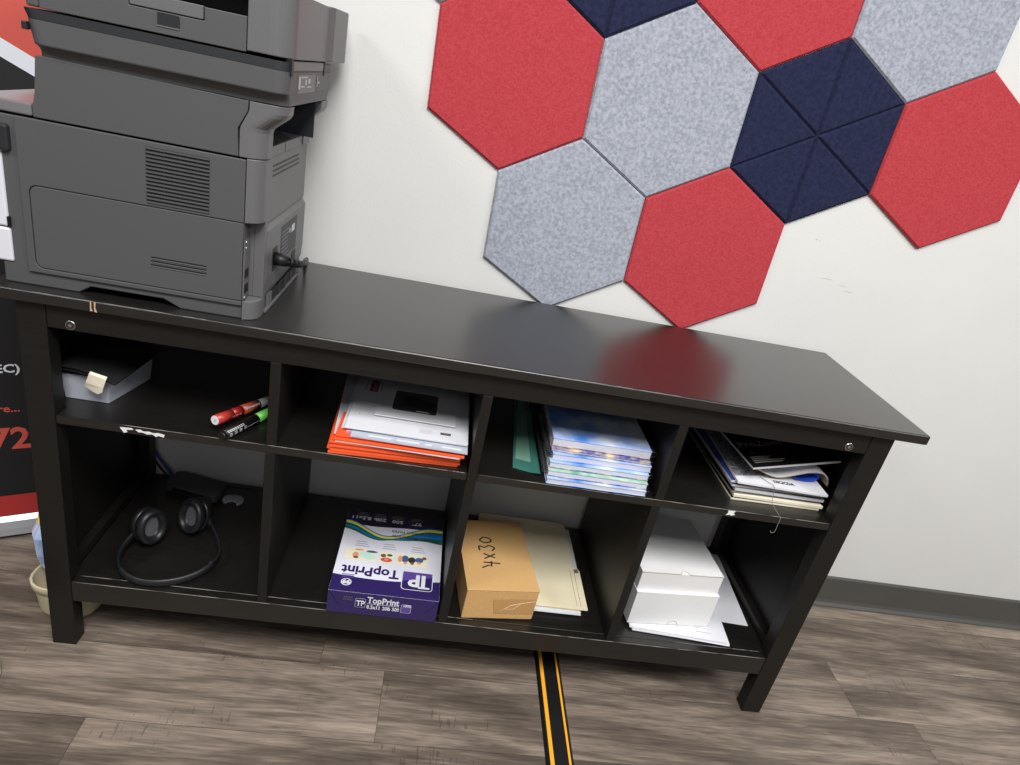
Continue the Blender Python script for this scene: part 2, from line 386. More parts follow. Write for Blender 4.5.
# raised side cover (C shape) and access door
def rev(l): return l[::-1]
c_out = [(0.041, 0.9885), (0.041, 0.763), (0.3555, 0.763), (0.3555, 0.7705)]
c_in = [(0.062, 0.7705)] + rev(arc(0.064, 0.7825, 0.012, 180, 270, 4))[0:] + rev(arc(0.064, 0.884, 0.012, 90, 180, 4)) + [(0.3555, 0.896), (0.3555, 0.9885)]
m = MB(); m.prism(c_out + c_in[1:], 'y', YS, YS+0.006, 'printer_grey'); m.build('side_cover', P, bevel=0.0012)
dr = rrect(0.0535, 0.3555, 0.7718, 0.8948, 0.0012, 2)
dr = [(0.3552, 0.7718), (0.3552, 0.8948)] + arc(0.0645, 0.8838, 0.011, 90, 180, 4) + arc(0.0645, 0.7828, 0.011, 180, 270, 4)
m = MB(); m.prism(dr, 'y', YS, YS+0.006, 'printer_grey'); m.build('access_door', P, bevel=0.0008)
# vents on the side
m = MB(); m.box(0.2165, 0.305, YS-0.0002, YS+0.003, 0.9005, 0.981, 'printer_black')
for k in range(15):
    z = 0.9010 + k*0.0055
    m.box(0.2165, 0.305, YS-0.0014, YS+0.001, z, z+0.0024, 'printer_grey')
for x in (0.242, 0.265, 0.288): m.box(x-0.0006, x+0.0006, YS-0.0008, YS+0.001, 0.9005, 0.981, 'printer_dark')
m.build('vent_grille', P)
m = MB()
for z in (0.8055, 0.8115, 0.8175): m.box(0.2205, 0.302, YS-0.0004, YS+0.001, z, z+0.0019, 'printer_black'); m.box(0.2205, 0.302, YS-0.0009, YS+0.001, z-0.0016, z-0.0002, 'printer_rear')
m.build('vent_grille', P)
# rear: foot corner, corner column, rear panels
foot = [(0.357, YB), (0.357, YS+0.0005)] + arc(0.357, YS+0.0235, 0.023, -90, 0, 6) + [(0.380, 0.06), (0.380, 0.062), (0.376, 0.062), (0.376, YB)]
m = MB(); m.prism(foot, 'z', Z0, 0.7715, 'printer_rear'); m.build('rear_foot', P, bevel=0.0012)
col = [(0.357, 0.062), (0.357, YS)] + arc(0.357, YS+0.023, 0.023, -90, 0, 6) + [(0.380, 0.062)]
m = MB(); m.prism(col, 'z', 0.8965, 0.9905, 'printer_rear'); m.build('rear_corner', P, bevel=0.0012)
m = MB(); m.box(0.352, 0.3635, 0.052, YB, 0.772, 0.896, 'printer_rear'); m.box(0.3635, 0.380, 0.052, 0.062, 0.772, 0.896, 'printer_rear'); m.build('rear_recess', P, bevel=0.001)
m = MB(); m.box(0.3565, 0.3585, YS+0.001, 0.045, 0.774, 0.870, 'steel')
m.box(0.3575, 0.3592, YS+0.004, 0.043, 0.808, 0.822, 'printer_black'); m.box(0.3575, 0.3592, YS+0.004, 0.043, 0.783, 0.797, 'printer_black')
for z in (0.866, 0.857, 0.777): m.cyl((0.3585, YS+0.004, z), (0.3605, YS+0.004, z), 0.003, 'steel', n=10)
m.build('port_plate', P)
m = MB(); m.prism([(0.356, 0.7725), (0.3785, 0.7725), (0.3805, 0.80), (0.3805, 0.878), (0.373, 0.888), (0.356, 0.888)], 'y', 0.0625, YB, 'printer_rear'); m.build('rear_panel', P, bevel=0.001)
m = MB(); m.box(0.356, 0.3765, 0.0625, YB, 0.8885, 0.9905, 'printer_rear'); m.build('rear_door', P, bevel=0.0015)
m = MB()
for z in (0.9735, 0.966, 0.9585): m.box(0.3755, 0.3770, 0.092, 0.262, z, z+0.0028, 'printer_black')
m.build('vent_grille', P)
m = MB(); m.box(0.3800, 0.3808, 0.150, 0.262, 0.807, 0.868, 'slate_inner')
for k in range(7): m.decal([(0.156, 0.813+k*0.007), (0.156+random.uniform(0.03, 0.06), 0.813+k*0.007), (0.20, 0.8145+k*0.007), (0.156, 0.8145+k*0.007)], 0.3810, 'grey_print', 'x')
m.decal([(0.222, 0.843), (0.245, 0.843), (0.245, 0.856), (0.222, 0.856)], 0.3811, 'paper_white', 'x')
m.decal([(0.206, 0.845), (0.213, 0.845), (0.213, 0.853), (0.206, 0.853)], 0.3811, 'paper_white', 'x')
m.build('rating_label', P)
m = MB(); m.box(0.3800, 0.3813, 0.100, 0.128, 0.803, 0.841, 'printer_black'); m.build('power_socket', P)
m = MB(); m.box(0.3795, 0.3813, 0.235, 0.262, 0.775, 0.803, 'printer_black'); m.build('network_port', P)
m = MB(); m.box(0.3765, 0.3795, 0.10, 0.285, 0.7455, 0.7665, 'printer_black')
for k in range(5): m.box(0.377, 0.381, 0.085+k*0.005, 0.0875+k*0.005, 0.745, 0.767, 'printer_rear')
m.box(0.377, 0.383, 0.066, 0.29, 0.7415, 0.7455, 'printer_rear')
for y in (0.15, 0.19, 0.235): m.box(0.3765, 0.3805, y, y+0.012, 0.7455, 0.7665, 'printer_dark')
m.build('cooling_slot', P)
# power cord
pc = smooth_path([(0.380, 0.114, 0.822), (0.403, 0.118, 0.818), (0.414, 0.150, 0.808), (0.410, 0.205, 0.793), (0.399, 0.27, 0.772), (0.388, 0.33, 0.757), (0.380, 0.365, 0.748), (0.376, 0.395, 0.7455), (0.376, 0.4035, 0.74), (0.376, 0.4055, 0.70), (0.377, 0.4055, 0.45)], 6)
m = MB(); m.tube(pc, 0.0034, 'rubber_black', 8)
m.cyl((0.3805, 0.114, 0.822), (0.402, 0.117, 0.819), 0.0115, 'rubber_black', 0.009, 14)
for k in range(6):
    a = pc[6+2*k]; bq = pc[7+2*k]; m.cyl(a, bq, 0.0075-0.0005*k, 'rubber_black', n=10)
m.cyl(pc[37], pc[39], 0.0055, 'plastic_grey', n=10)
m.build('power_cord', P)
# front (left) details: white front doors, latch, output bin
m = MB(); m.box(-0.0155, 0.0185, YS+0.001, YB, 0.827, 0.955, 'printer_white'); m.build('front_door', P, bevel=0.003)
m = MB(); m.box(-0.0155, 0.0200, YS+0.001, YB, 0.7735, 0.825, 'printer_white'); m.build('paper_tray', P, bevel=0.003)
m = MB(); m.box(-0.0155, 0.004, YS+0.004, YB, 0.9555, 0.9885, 'printer_grey'); m.build('front_housing', P, bevel=0.003)
m = MB(); m.box(-0.012, 0.0325, YS-0.004, YS+0.008, 0.938, 0.975, 'printer_dark'); m.build('latch', P, bevel=0.004, seg=3)
m = MB(); m.box(0.0180, 0.0215, YS-0.0004, YS+0.004, 0.828, 0.8425, 'printer_black'); m.build('tray_release', P)
m = MB(); m.box(-0.0155, 0.0655, YS+0.0005, YB, 0.9915, 1.0085, 'bin_gloss'); m.build('output_bin', P, bevel=0.003, seg=3)
# upper side: main panel, lower-left fillet towards the bin
up = [(0.0675, 0.9915), (0.3445, 0.9915), (0.3425, 1.030), (0.3555, 1.055), (0.3565, 1.0695), (0.0765, 1.0725), (0.0715, 1.022), (0.0695, 1.012), (0.0675, 1.0085)]
m = MB(); m.prism(up, 'y', YS, YS+0.008, 'printer_grey'); m.build('upper_side_panel', P, bevel=0.001)
m = MB(); m.prism([(0.0705, 0.9915), (0.335, 0.9915), (0.335, 1.0700), (0.079, 1.0700), (0.073, 1.02)], 'y', YS+0.0085, YB, 'printer_dark'); m.build('upper_housing', P)
def post(y0, y1, left):
    rings = []
    for z, xr in ((0.9915, 0.3815), (1.028, 0.3815), (1.034, 0.3835), (1.052, 0.405), (1.058, 0.4085), (1.0695, 0.4095)):
        if left:
            xs = 0.3455 if z < 1.029 else (0.3445 + (z-1.03)*0.5 if z < 1.056 else 0.3578)
            rings.append([(xs, y0+0.028, z), (xs, y0, z)] + [(px, py, z) for px, py in arc(xr-0.024, y0+0.024, 0.024, -90, 0, 6)] + [(xr, y1, z), (xr-0.03, y1, z)])
        else:
            rings.append([(0.335, y0, z), (xr, y0, z), (xr, y1, z), (0.335, y1, z)])
    return rings
m = MB(); m.loft(post(YS, 0.066, True), 'printer_rear'); m.build('rear_corner', P, bevel=0.001)
m = MB(); m.loft(post(0.268, 0.315, False), 'printer_rear'); o = m.build('rear_corner', P, bevel=0.001)
m = MB(); m.box(0.267, 0.336, 0.0, 0.0, 0, 0, 'slate_inner') if False else m.box(0.335, 0.379, 0.066, 0.268, 0.9915, 1.0065, 'printer_rear')
m.box(0.3785, 0.3795, 0.150, 0.1512, 0.9915, 1.0065, 'printer_black'); m.build('duplex_ledge', P, bevel=0.0006)
m = MB(); m.box(0.3355, 0.3405, 0.066, 0.268, 1.0065, 1.0695, 'printer_black'); m.box(0.3405, 0.398, 0.2655, 0.2678, 1.0065, 1.0695, 'slate_inner')
m.prism([(0.3405, 1.0068), (0.376, 1.0068), (0.345, 1.020)], 'y', 0.075, 0.20, 'printer_dark'); m.build('duplex_opening', P)
# scanner base: flared tray round the body
def rr3(x0, x1, y0, y1, r, z): return [(a, c, z) for a, c in rrect(x0, x1, y0, y1, r, 6)]
m = MB(); rings = []
for z, yo, xf, xr in ((1.0710, YS+0.0015, 0.0775, 0.4085), (1.0765, YS+0.0010, 0.078, 0.4085), (1.0800, YS-0.0005, 0.078, 0.409), (1.0830, YS-0.0035, 0.078, 0.4095), (1.0855, YS-0.0080, 0.078, 0.410), (1.0868, YS-0.0120, 0.078, 0.4105), (1.0885, YS-0.0128, 0.0775, 0.411), (1.117, YS-0.0128, 0.0715, 0.411)):
    rings.append(rr3(xf, xr, yo, 0.325, 0.018, z))
m.loft(rings, 'printer_grey'); m.build('scanner_base', P)
m = MB(); m.loft([rr3(0.072, 0.411, YS-0.0123, 0.325, 0.018, 1.1175), rr3(0.0665, 0.411, YS-0.0115, 0.325, 0.018, 1.129)], 'printer_dark'); m.build('scanner_bed', P)
m = MB(); m.box(0.0705, 0.077, YS-0.0138, YS-0.004, 1.1025, 1.1125, 'printer_dark'); m.build('latch', P, bevel=0.001)
m = MB(); m.box(0.4105, 0.4115, 0.070, 0.185, 1.088, 1.1135, 'printer_rear')
for y0, y1, z0, z1 in ((0.072, 0.084, 1.094, 1.111), (0.088, 0.112, 1.096, 1.098), (0.088, 0.130, 1.109, 1.111), (0.115, 0.124, 1.099, 1.107), (0.135, 0.150, 1.101, 1.108), (0.128, 0.156, 1.095, 1.097), (0.198, 0.203, 1.095, 1.111), (0.206, 0.218, 1.100, 1.103)):
    m.decal([(y0, z0), (y1, z0), (y1, z1), (y0, z1)], 0.4118, 'paper_dim', 'x')
m.build('rating_label', P)
m = MB(); m.box(0.404, 0.4122, 0.035, 0.240, 1.119, 1.1315, 'printer_rear'); m.build('hinge_cover', P, bevel=0.001)
for y in (0.022, 0.245):
    m = MB(); m.box(0.404, 0.4126, y, y+0.011, 1.112, 1.134, 'printer_black'); m.build('hinge', P)
# lid with the document feeder
YL = YS-0.013
def vbody(x0, x1, y0, y1, z0, z1, r, mt, name, bev=0.0015):
    m = MB(); m.loft([rr3(x0, x1, y0, y1, r, z0), rr3(x0, x1, y0, y1, r, z1)], mt, smooth=False); return m.build(name, P, bevel=bev)
m = MB(); m.prism([(0.0775, YL), (0.0935, YL), (0.0935, 0.3), (0.0775, 0.3)], 'z', 1.1315, 1.213, 'printer_grey'); m.build('lid_front', P, bevel=0.003)
m = MB(); m.prism([(0.0945, 1.1315), (0.3545, 1.1315), (0.3545, 1.1745), (0.3005, 1.1745), (0.3005, 1.158), (0.2055, 1.158), (0.2055, 1.213), (0.0945, 1.213)], 'y', YL, YL+0.01, 'printer_grey'); m.build('feeder_side', P, bevel=0.001)
m = MB(); m.prism([(0.207, 1.1592), (0.2992, 1.1592), (0.2992, 1.1755), (0.207, 1.1755)], 'y', YL-0.0012, YL+0.008, 'printer_rear'); m.build('feeder_flap', P, bevel=0.001)
m = MB(); m.prism(rrect(0.2395, 0.2695, 1.1400, 1.157, 0.003, 3), 'y', YL-0.0006, YL+0.002, 'printer_dark')
m.box(0.2400, 0.2690, YL-0.0010, YL, 1.1400, 1.1417, 'printer_rear'); m.box(0.2395, 0.2412, YL-0.0010, YL, 1.1415, 1.156, 'printer_grey'); m.build('finger_recess', P)
m = MB(); m.box(0.094, 0.355, YL+0.0105, 0.33, 1.1315, 1.174, 'printer_dark'); m.box(0.094, 0.355, 0.06, 0.33, 1.176, 1.205, 'printer_black'); m.box(0.094, 0.201, YL+0.0105, 0.33, 1.176, 1.2125, 'printer_dark'); m.build('feeder_body', P)
m = MB(); m.box(0.201, 0.355, YL+0.004, 0.33, 1.2055, 1.2155, 'printer_grey'); m.build('feeder_cover', P, bevel=0.002)
rear = [(0.3555, 0.36), (0.3555, YL)] + arc(0.4145-0.03, YL+0.03, 0.03, -90, 0, 8) + [(0.4145, 0.36)]
m = MB(); m.prism(rear, 'z', 1.1335, 1.2155, 'printer_rear'); m.build('lid_rear', P, bevel=0.0015)
hb = [(0.402, 0.250), (0.4150, 0.250), (0.4215, 0.262), (0.4260, 0.350), (0.4215, 0.384), (0.402, 0.386)]
m = MB(); m.prism(hb, 'z', 1.1345, 1.2165, 'printer_rear'); m.build('hinge_block', P, bevel=0.0012)

# ------------------------------------------------------------------ felt hexagons on the wall
HS, HX, HZ, HR = 0.18196, 1.05261, 1.18258, 0.53446
SQ = math.sqrt(3)*HS
def hdir(i): a = HR + PI/6 + i*PI/3; return Vector((SQ*math.cos(a), SQ*math.sin(a)))
FRONT, TH = 0.4050, WALL-0.4050
def hexpanel(c, mt, label, grooved=False):
    R0 = HS - 0.0008; cx, cz = c
    def ring(r, y): return [(cx + r*math.cos(HR+k*PI/3), y, cz + r*math.sin(HR+k*PI/3)) for k in range(6)]
    m = MB()
    if not grooved:
        m.loft([ring(R0, WALL-0.0003), ring(R0, FRONT+0.0042), ring(R0-0.0045, FRONT)], mt)
    else:
        m.loft([ring(R0, WALL-0.0003), ring(R0, FRONT+0.0045)], mt)
        g = 0.0048
        for k in range(6):
            A = Vector((0, 0)); B = Vector((R0*math.cos(HR+k*PI/3), R0*math.sin(HR+k*PI/3))); C = Vector((R0*math.cos(HR+(k+1)*PI/3), R0*math.sin(HR+(k+1)*PI/3)))
            ce = (A+B+C)/3; ins = R0*math.sqrt(3)/6; f = (ins-g)/ins
            big = [(cx+q.x, FRONT+0.0044, cz+q.y) for q in (A, B, C)]
            sm = [(cx+(ce+(q-ce)*f).x, FRONT, cz+(ce+(q-ce)*f).y) for q in (A, B, C)]
            m.loft([big, sm], mt)
    o = m.build('felt_panel', org=(cx, WALL, cz)); tag(o, label, 'wall panel', 'felt hexagons on the wall')
G = Vector((HX, HZ)); d = [hdir(i) for i in range(6)]
hexpanel(G, 'felt_grey', 'large mottled grey felt hexagon in the middle, between two reds and grooved navy one')
hexpanel(G+d[0], 'felt_red', 'red felt hexagon at the top edge, above grooved navy panel')
hexpanel(G+d[1], 'felt_navy', 'navy felt hexagon cut by the top edge between two reds', True)
hexpanel(G+d[2], 'felt_red', 'leftmost red felt hexagon, nearest the printer')
hexpanel(G+d[3], 'felt_grey', 'lowest grey felt hexagon, its tip touching the console tabletop edge')
hexpanel(G+d[4], 'felt_red', 'lowest red felt hexagon, right above the console tabletop')
hexpanel(G+d[5], 'felt_navy', 'navy felt hexagon fully in view, grooved into six triangles', True)
hexpanel(G+d[5]+d[5], 'felt_red', 'rightmost red felt hexagon, right of the grooved navy one')
hexpanel(G+d[5]+d[0], 'felt_grey', 'grey felt hexagon at the top right, above the rightmost red')
hexpanel(G+d[2]+d[1], 'felt_grey', 'grey felt hexagon whose corner just shows above the leftmost red')

# ------------------------------------------------------------------ roll-up banner at the left
BA = math.radians(27.27)
BM = Matrix.Translation((-0.2377, 0.2715, 0)) @ Matrix.Rotation(BA, 4, 'Z')
bn = thing('rollup_banner', 'red, white and black roll-up banner standing at the left behind the printer', 'banner', (-0.45, 0.17, 0))
U0, U1 = -0.62, 0.192
m = MB(BM); m.prism([(0.0, 0.012), (0.0, 0.030), (0.004, 0.048), (0.014, 0.060), (0.075, 0.060), (0.082, 0.03), (0.082, 0.008), (0.006, 0.008)], 'x', U0-0.01, U1+0.008, 'aluminium')
m.box(U0, U1, 0.004, 0.0052, 0.0, 0.0085, 'rubber_black') if False else None
m.build('base', bn, bevel=0.001)
for u in (U0+0.05, U1-0.06):
    m = MB(BM); m.box(u-0.015, u+0.015, -0.002, 0.088, 0, 0.0085, 'aluminium'); m.build('foot', bn, bevel=0.001)
m = MB(BM); m.box(U0, U1, 0.0125, 0.0135, 0.058, 1.95, 'banner_black')
yb = 0.0122
m.decal([(U0, 0.060), (U1, 0.060), (U1, 0.1145), (U0, 0.1115)], yb, 'banner_dark_red', 'y')
# diagonal red / white head: lines fall to the right
def dz(u, z): return z - (u-0.10)*0.52
m.decal([(U0, dz(U0, 1.063)), (U1, dz(U1, 1.063)), (U1, 1.95), (U0, 1.95)], yb, 'banner_red', 'y')
m.decal([(U0, dz(U0, 1.031)), (U1, dz(U1, 1.031)), (U1, dz(U1, 1.063)), (U0, dz(U0, 1.063))], yb, 'banner_white', 'y')
m.text('(SPEC)' if False else 'EC)', 0.0265, (0.0800, yb, 0.4200), (1, 0, 0), (0, 0, 1), 'banner_white', 0.0003, 'RIGHT', 0.0006, 1.1)
m.text('re...', 0.024, (0.0720, yb, 0.3270), (1, 0, 0), (0, 0, 1), 'banner_red', 0.0003, 'RIGHT', 0.0005, 1.1)
m.text('720', 0.074, (0.1225, yb, 0.2360), (1, 0, 0), (0, 0, 1), 'banner_red', 0.0003, 'RIGHT', 0.0018, 1.0)
m.build('printed_sheet', bn)
m = MB(BM); m.box(U0-0.003, U1+0.003, 0.008, 0.018, 1.95, 1.97, 'aluminium'); m.build('top_rail', bn)
m = MB(BM); m.cyl((-0.2, 0.06, 0.05), (-0.2, 0.024, 1.955), 0.008, 'aluminium', n=10); m.build('pole', bn)

# ------------------------------------------------------------------ tub with a bag, behind the left leg
TB = TR(0.013, 0.168, 0, -8)
tb = thing('storage_tub', 'beige plastic tub on the floor behind the left table leg', 'tub', (0.006, 0.168, 0))
m = MB(TB)
def tr(h, ins, z): return [(a, c, z) for a, c in rrect(-0.066+ins, 0.066-ins, -0.108+ins, 0.108-ins, 0.045-ins*0.3, 5)]
m.loft([tr(0, 0.012, 0.0), tr(0, 0.009, 0.010), tr(0, 0.005, 0.060), tr(0, 0.004, 0.064), tr(0, 0.001, 0.066), tr(0, 0.0, 0.082), tr(0, 0.001, 0.084), tr(0, 0.0035, 0.084), tr(0, 0.0045, 0.080), tr(0, 0.012, 0.012)], 'tub_beige', smooth=True)
m.build('shell', tb)
bg = thing('plastic_bag', 'crumpled pale blue plastic bag with yellow top standing in the beige tub', 'bag', (0.0, 0.165, 0.013))
def bag(rows, mt, name, seed, M):
    rd = random.Random(seed); m = MB(M); rings = []
    for z, rx, ry, ox, oy in rows:
        rings.append([(ox + rx*math.cos(2*PI*k/18)*(1+rd.uniform(-.10, .10)), oy + ry*math.sin(2*PI*k/18)*(1+rd.uniform(-.10, .10)), z) for k in range(18)])
    m.loft(rings, mt, smooth=False); return m.build(name, bg)
bag([(0.013, 0.036, 0.06, 0, 0), (0.03, 0.040, 0.066, 0, 0), (0.05, 0.040, 0.066, -0.001, 0)], 'bag_orange', 'bag_bottom', 3, TB)
bag([(0.051, 0.041, 0.067, -0.001, 0), (0.08, 0.042, 0.070, -0.010, 0), (0.105, 0.036, 0.068, -0.028, -0.004), (0.13, 0.034, 0.064, -0.042, -0.006), (0.170, 0.033, 0.06, -0.048, -0.008), (0.190, 0.028, 0.05, -0.049, -0.006)], 'bag_film', 'bag_body', 5, TB)
bag([(0.191, 0.024, 0.046, -0.052, -0.006), (0.22, 0.020, 0.04, -0.052, -0.004), (0.27, 0.014, 0.030, -0.050, -0.002), (0.30, 0.003, 0.012, -0.048, 0)], 'bag_yellow', 'bag_top', 6, TB)

# ------------------------------------------------------------------ sneaker tip at the left edge, cord cover on the floor
SM = TR(-0.1445, -0.112, 0, 12)
sn = thing('sneaker', 'navy sneaker with white rubber toe on the floor at the left edge', 'shoe', (-0.14, -0.112, 0))
def sole(s, z, dx=0): return [(dx + s*x, s*y, z) for x, y in [(0.128, 0.012), (0.12, 0.034), (0.09, 0.046), (0.03, 0.046), (-0.06, 0.036), (-0.12, 0.034), (-0.142, 0.015), (-0.142, -0.015), (-0.12, -0.032), (-0.06, -0.034), (0.03, -0.042), (0.09, -0.042), (0.12, -0.028), (0.128, -0.01)]]
m = MB(SM); m.loft([sole(0.97, 0), sole(1.0, 0.006), sole(1.0, 0.024), sole(0.97, 0.028)], 'shoe_white', smooth=False); m.build('sole', sn, bevel=0.002)
m = MB(SM); m.loft([sole(0.96, 0.0285), sole(0.95, 0.04, -0.004), [(x*(0.85 if x > 0 else 0.95)-0.01, y*0.82, 0.058) for x, y, z in sole(1, 0)], [(x*(0.6 if x > 0 else 0.95)-0.03, y*0.66, 0.074) for x, y, z in sole(1, 0)], [(x*(0.2 if x > 0 else 0.92)-0.03, y*0.6, 0.095) for x, y, z in sole(1, 0)]], 'shoe_navy', smooth=True); m.build('upper', sn)

cs = thing('cord_cover', 'black floor cord cover with two yellow edge stripes running under the console table', 'cord cover', (1.033, -0.4, 0))
m = MB(); m.loft([[(1.004, y, 0.0003), (1.062, y, 0.0003), (1.056, y, 0.006), (1.0095, y, 0.006)] for y in (-1.6, 0.36)], 'strip_black'); m.build('strip', cs, bevel=0.001)
for x0, x1 in ((1.0125, 1.0205), (1.0500, 1.0545)):
    m = MB(); m.box(x0, x1, -1.6, 0.36, 0.006, 0.0066, 'strip_yellow'); m.build('stripe', cs)

# ------------------------------------------------------------------ upper left compartment: tray, leather folder, markers
TY = TR(0.046, 0.070, SH+0.0004, 0)
m = MB()
def trq(z, i): return [(0.046+i, 0.0705+i, z), (0.126-i, 0.070+i, z), (0.149-i, 0.19-i, z), (0.058+i, 0.195-i, z)]
zb = SH+0.0005
m.loft([trq(zb, 0.004), trq(zb+0.0495, 0), trq(zb+0.0495, 0.0018), trq(zb+0.002, 0.0058)], 'tray_plastic')
tag(m.build('plastic_tray', org=(0.095, 0.13, zb), bevel=0.0008), 'small white plastic tray on the top left shelf holding a black folder', 'tray')
fo = thing('leather_folder', 'folded black leather folder lying on the white plastic tray', 'folder', (0.095, 0.13, zb+0.053))
def sheet(pts, y0, y1, skew, th, mt, name):
    m = MB(); P3 = smooth_path([(x, 0, z) for x, z in pts], 5); up_ = [(p.x, p.z) for p in P3]
    rings = []
    for (y, s) in ((y0, 0), (y1, skew)):
        rings.append([(x+s, y+0.15*(0.13-x), z+th/2) for x, z in up_] + [(x+s, y+0.15*(0.13-x), z-th/2) for x, z in rev(up_)])
    m.loft(rings, mt); return m.build(name, fo, bevel=0.0005)
sheet([(0.046, 0.586), (0.070, 0.590), (0.10, 0.588), (0.130, 0.582), (0.149, 0.5765)], 0.048, 0.20, 0.012, 0.003, 'leather_black', 'top_flap')
sheet([(0.0465, 0.5815), (0.070, 0.5830), (0.10, 0.5815), (0.130, 0.5775), (0.146, 0.5735)], 0.050, 0.20, 0.012, 0.003, 'leather_black', 'middle_flap')
sheet([(0.050, 0.5750), (0.070, 0.5780), (0.10, 0.5765), (0.130, 0.5745), (0.140, 0.5735)], 0.054, 0.20, 0.012, 0.0024, 'leather_black', 'bottom_flap')
m = MB(); m.loft([[(0.1065, 0.0510, 0.5915), (0.1350, 0.0470, 0.5875)], [(0.1050, 0.0480, 0.588), (0.1340, 0.0440, 0.583)], [(0.0985, 0.0490, 0.570), (0.1280, 0.0450, 0.5655)]], 'masking_tape', cap=False, closed=False)
m.face([(0.0985, 0.0490, 0.570), (0.1280, 0.0450, 0.5655), (0.1250, 0.047, 0.556), (0.117, 0.049, 0.5505), (0.107, 0.051, 0.553), (0.0945, 0.052, 0.5615)], 'masking_tape')
o = m.build('tape_tag', fo); o['label'] = 'torn cream tape tag'; sol = o.modifiers.new('thickness', 'SOLIDIFY'); sol.thickness = 0.0006
def marker(name, p, q, r, segs, label, capm):
    p, q = Vector(p), Vector(q); e = thing(name, label, 'marker', p)
    pos = 0.0
    for f0, f1, mt, part, rr in segs:
        m = MB(); m.cyl(p.lerp(q, f0), p.lerp(q, f1), r*rr, mt, n=24); m.build(part, e)
    return e, p, q
e, p, q = marker('marker', (0.3175, 0.0270, SH+0.0255), (0.3765, 0.1560, SH+0.0110), 0.0090,
    [(0.0, 0.27, 'marker_red', 'end_section', 1), (0.2705, 0.44, 'marker_deep', 'middle_section', 1.0), (0.4405, 0.75, 'marker_label', 'label_section', 1.01), (0.7505, 1.0, 'marker_cap', 'cap', 0.93)],
    'red marker with grey cap resting on the black one in top left compartment', 0)
dv = (q-p).normalized(); sd = Vector((dv.y, -dv.x, 0)).normalized(); upv = sd.cross(dv).normalized()
m = MB(); m.cyl(p-dv*0.0006, p+dv*0.0005, 0.0080, 'paper_white', n=24); m.text('11', 0.007, p-dv*0.0007-sd*0.0024-upv*0.0025, sd, upv, 'dark_print', 0.0003); m.build('end_plug', e)
def wrap_text(m, s, size, r, f, ang, flip, mt, bold=0.0, sx=1.0):
    nrm = (sd*math.cos(ang) + upv*math.sin(ang)).normalized(); tang = dv.cross(nrm) if False else nrm.cross(dv)
    yd = -tang if flip else tang
    if dv.cross(yd).dot(nrm) < 0: yd = -yd
    m.text(s, size, p.lerp(q, f) + nrm*(r+0.0002) - yd*size*0.35, dv, yd, mt, 0.0004, 'LEFT', bold, sx)
m = MB(); wrap_text(m, 'permanent', 0.0072, 0.0091, 0.47, 0.7, False, 'paper_white', 0.0001, 1.15); wrap_text(m, '* * *', 0.010, 0.0091, 0.22, -0.15, False, 'paper_white', 0.0003, 1.2); m.build('lettering', e)
e, p, q = marker('marker', (0.3360, 0.0040, SH+0.0094), (0.3905, 0.1180, SH+0.0094), 0.0092,
    [(0.0, 0.04, 'rubber_black', 'end_plug', 0.8), (0.04, 0.66, 'marker_black', 'barrel', 1), (0.6605, 1.0, 'marker_green', 'cap', 0.95)],
    'black marker with bright green cap lying at the shelf front edge', 0)
dv = (q-p).normalized(); sd = Vector((dv.y, -dv.x, 0)).normalized(); upv = sd.cross(dv).normalized()
m = MB()
for a, s_ in ((0.95, '||||||||||||||||'), (0.65, 'xylene free ink'), (0.35, 'AP NT CE PM'), (0.05, 'AP NT CE PM')):
    pass
for a in (1.0, 0.72):
    for k in range(9): 
        f = 0.07+k*0.034; nrm = (sd*math.cos(a)+upv*math.sin(a)).normalized(); yd = upv*math.cos(a)-sd*math.sin(a)
        o_ = p.lerp(q, f)+nrm*0.0094; m.face([o_-yd*0.0006, o_+dv*0.0030-yd*0.0006, o_+dv*0.0030+yd*0.0006, o_+yd*0.0006], 'paper_white')
for a in (0.36, 0.12, -0.1):
    for k in range(4):
        f = 0.08+k*0.09; nrm = (sd*math.cos(a)+upv*math.sin(a)).normalized(); yd = upv*math.cos(a)-sd*math.sin(a)
        o_ = p.lerp(q, f)+nrm*0.0094; m.face([o_-yd*0.0005, o_+dv*0.006-yd*0.0005, o_+dv*0.006+yd*0.0005, o_+yd*0.0005], 'paper_dim')
a = 0.0; nrm = sd; yd = upv; o_ = p.lerp(q, 0.42)+nrm*0.0094; m.face([o_, o_+dv*0.028+yd*0.0012, o_+dv*0.028+yd*0.002, o_+yd*0.0008], 'paper_dim')
m.build('lettering', e)

# ------------------------------------------------------------------ papers: helper for flat sheets and booklets
def slab(name, cat, label, M, w_, d_, z0, z1, mt, group=None, extra=None, bevel=0.0, edge=None):
    m = MB(M); m.box(0, w_, 0, d_, z0, z1, mt)
    if edge:  # page block seen on the sides
        i = m.mi(edge); m.bm.faces.ensure_lookup_table()
        for f in m.bm.faces:
            f.normal_update()
            if abs(f.normal.z) < 0.5: f.material_index = i
    if extra: extra(m)
    org = M @ Vector((w_/2, d_/2, z0))
    o = m.build(name, org=org, bevel=bevel); tag(o, label, cat, group); return o
ORD = ['lowest', 'second from the bottom', 'third from the bottom', 'fourth from the bottom', 'fifth from the bottom', 'sixth from the bottom', 'seventh from the bottom', 'eighth from the bottom']
z = SH+0.0006
rd = random.Random(11)
jit = [(0, 0), (0.004, 0.001), (-0.001, 0.0025), (0.003, 0.002), (0.006, 0.004), (0.004, 0.003)]
def logo_front(m, w_, z_):
    pass
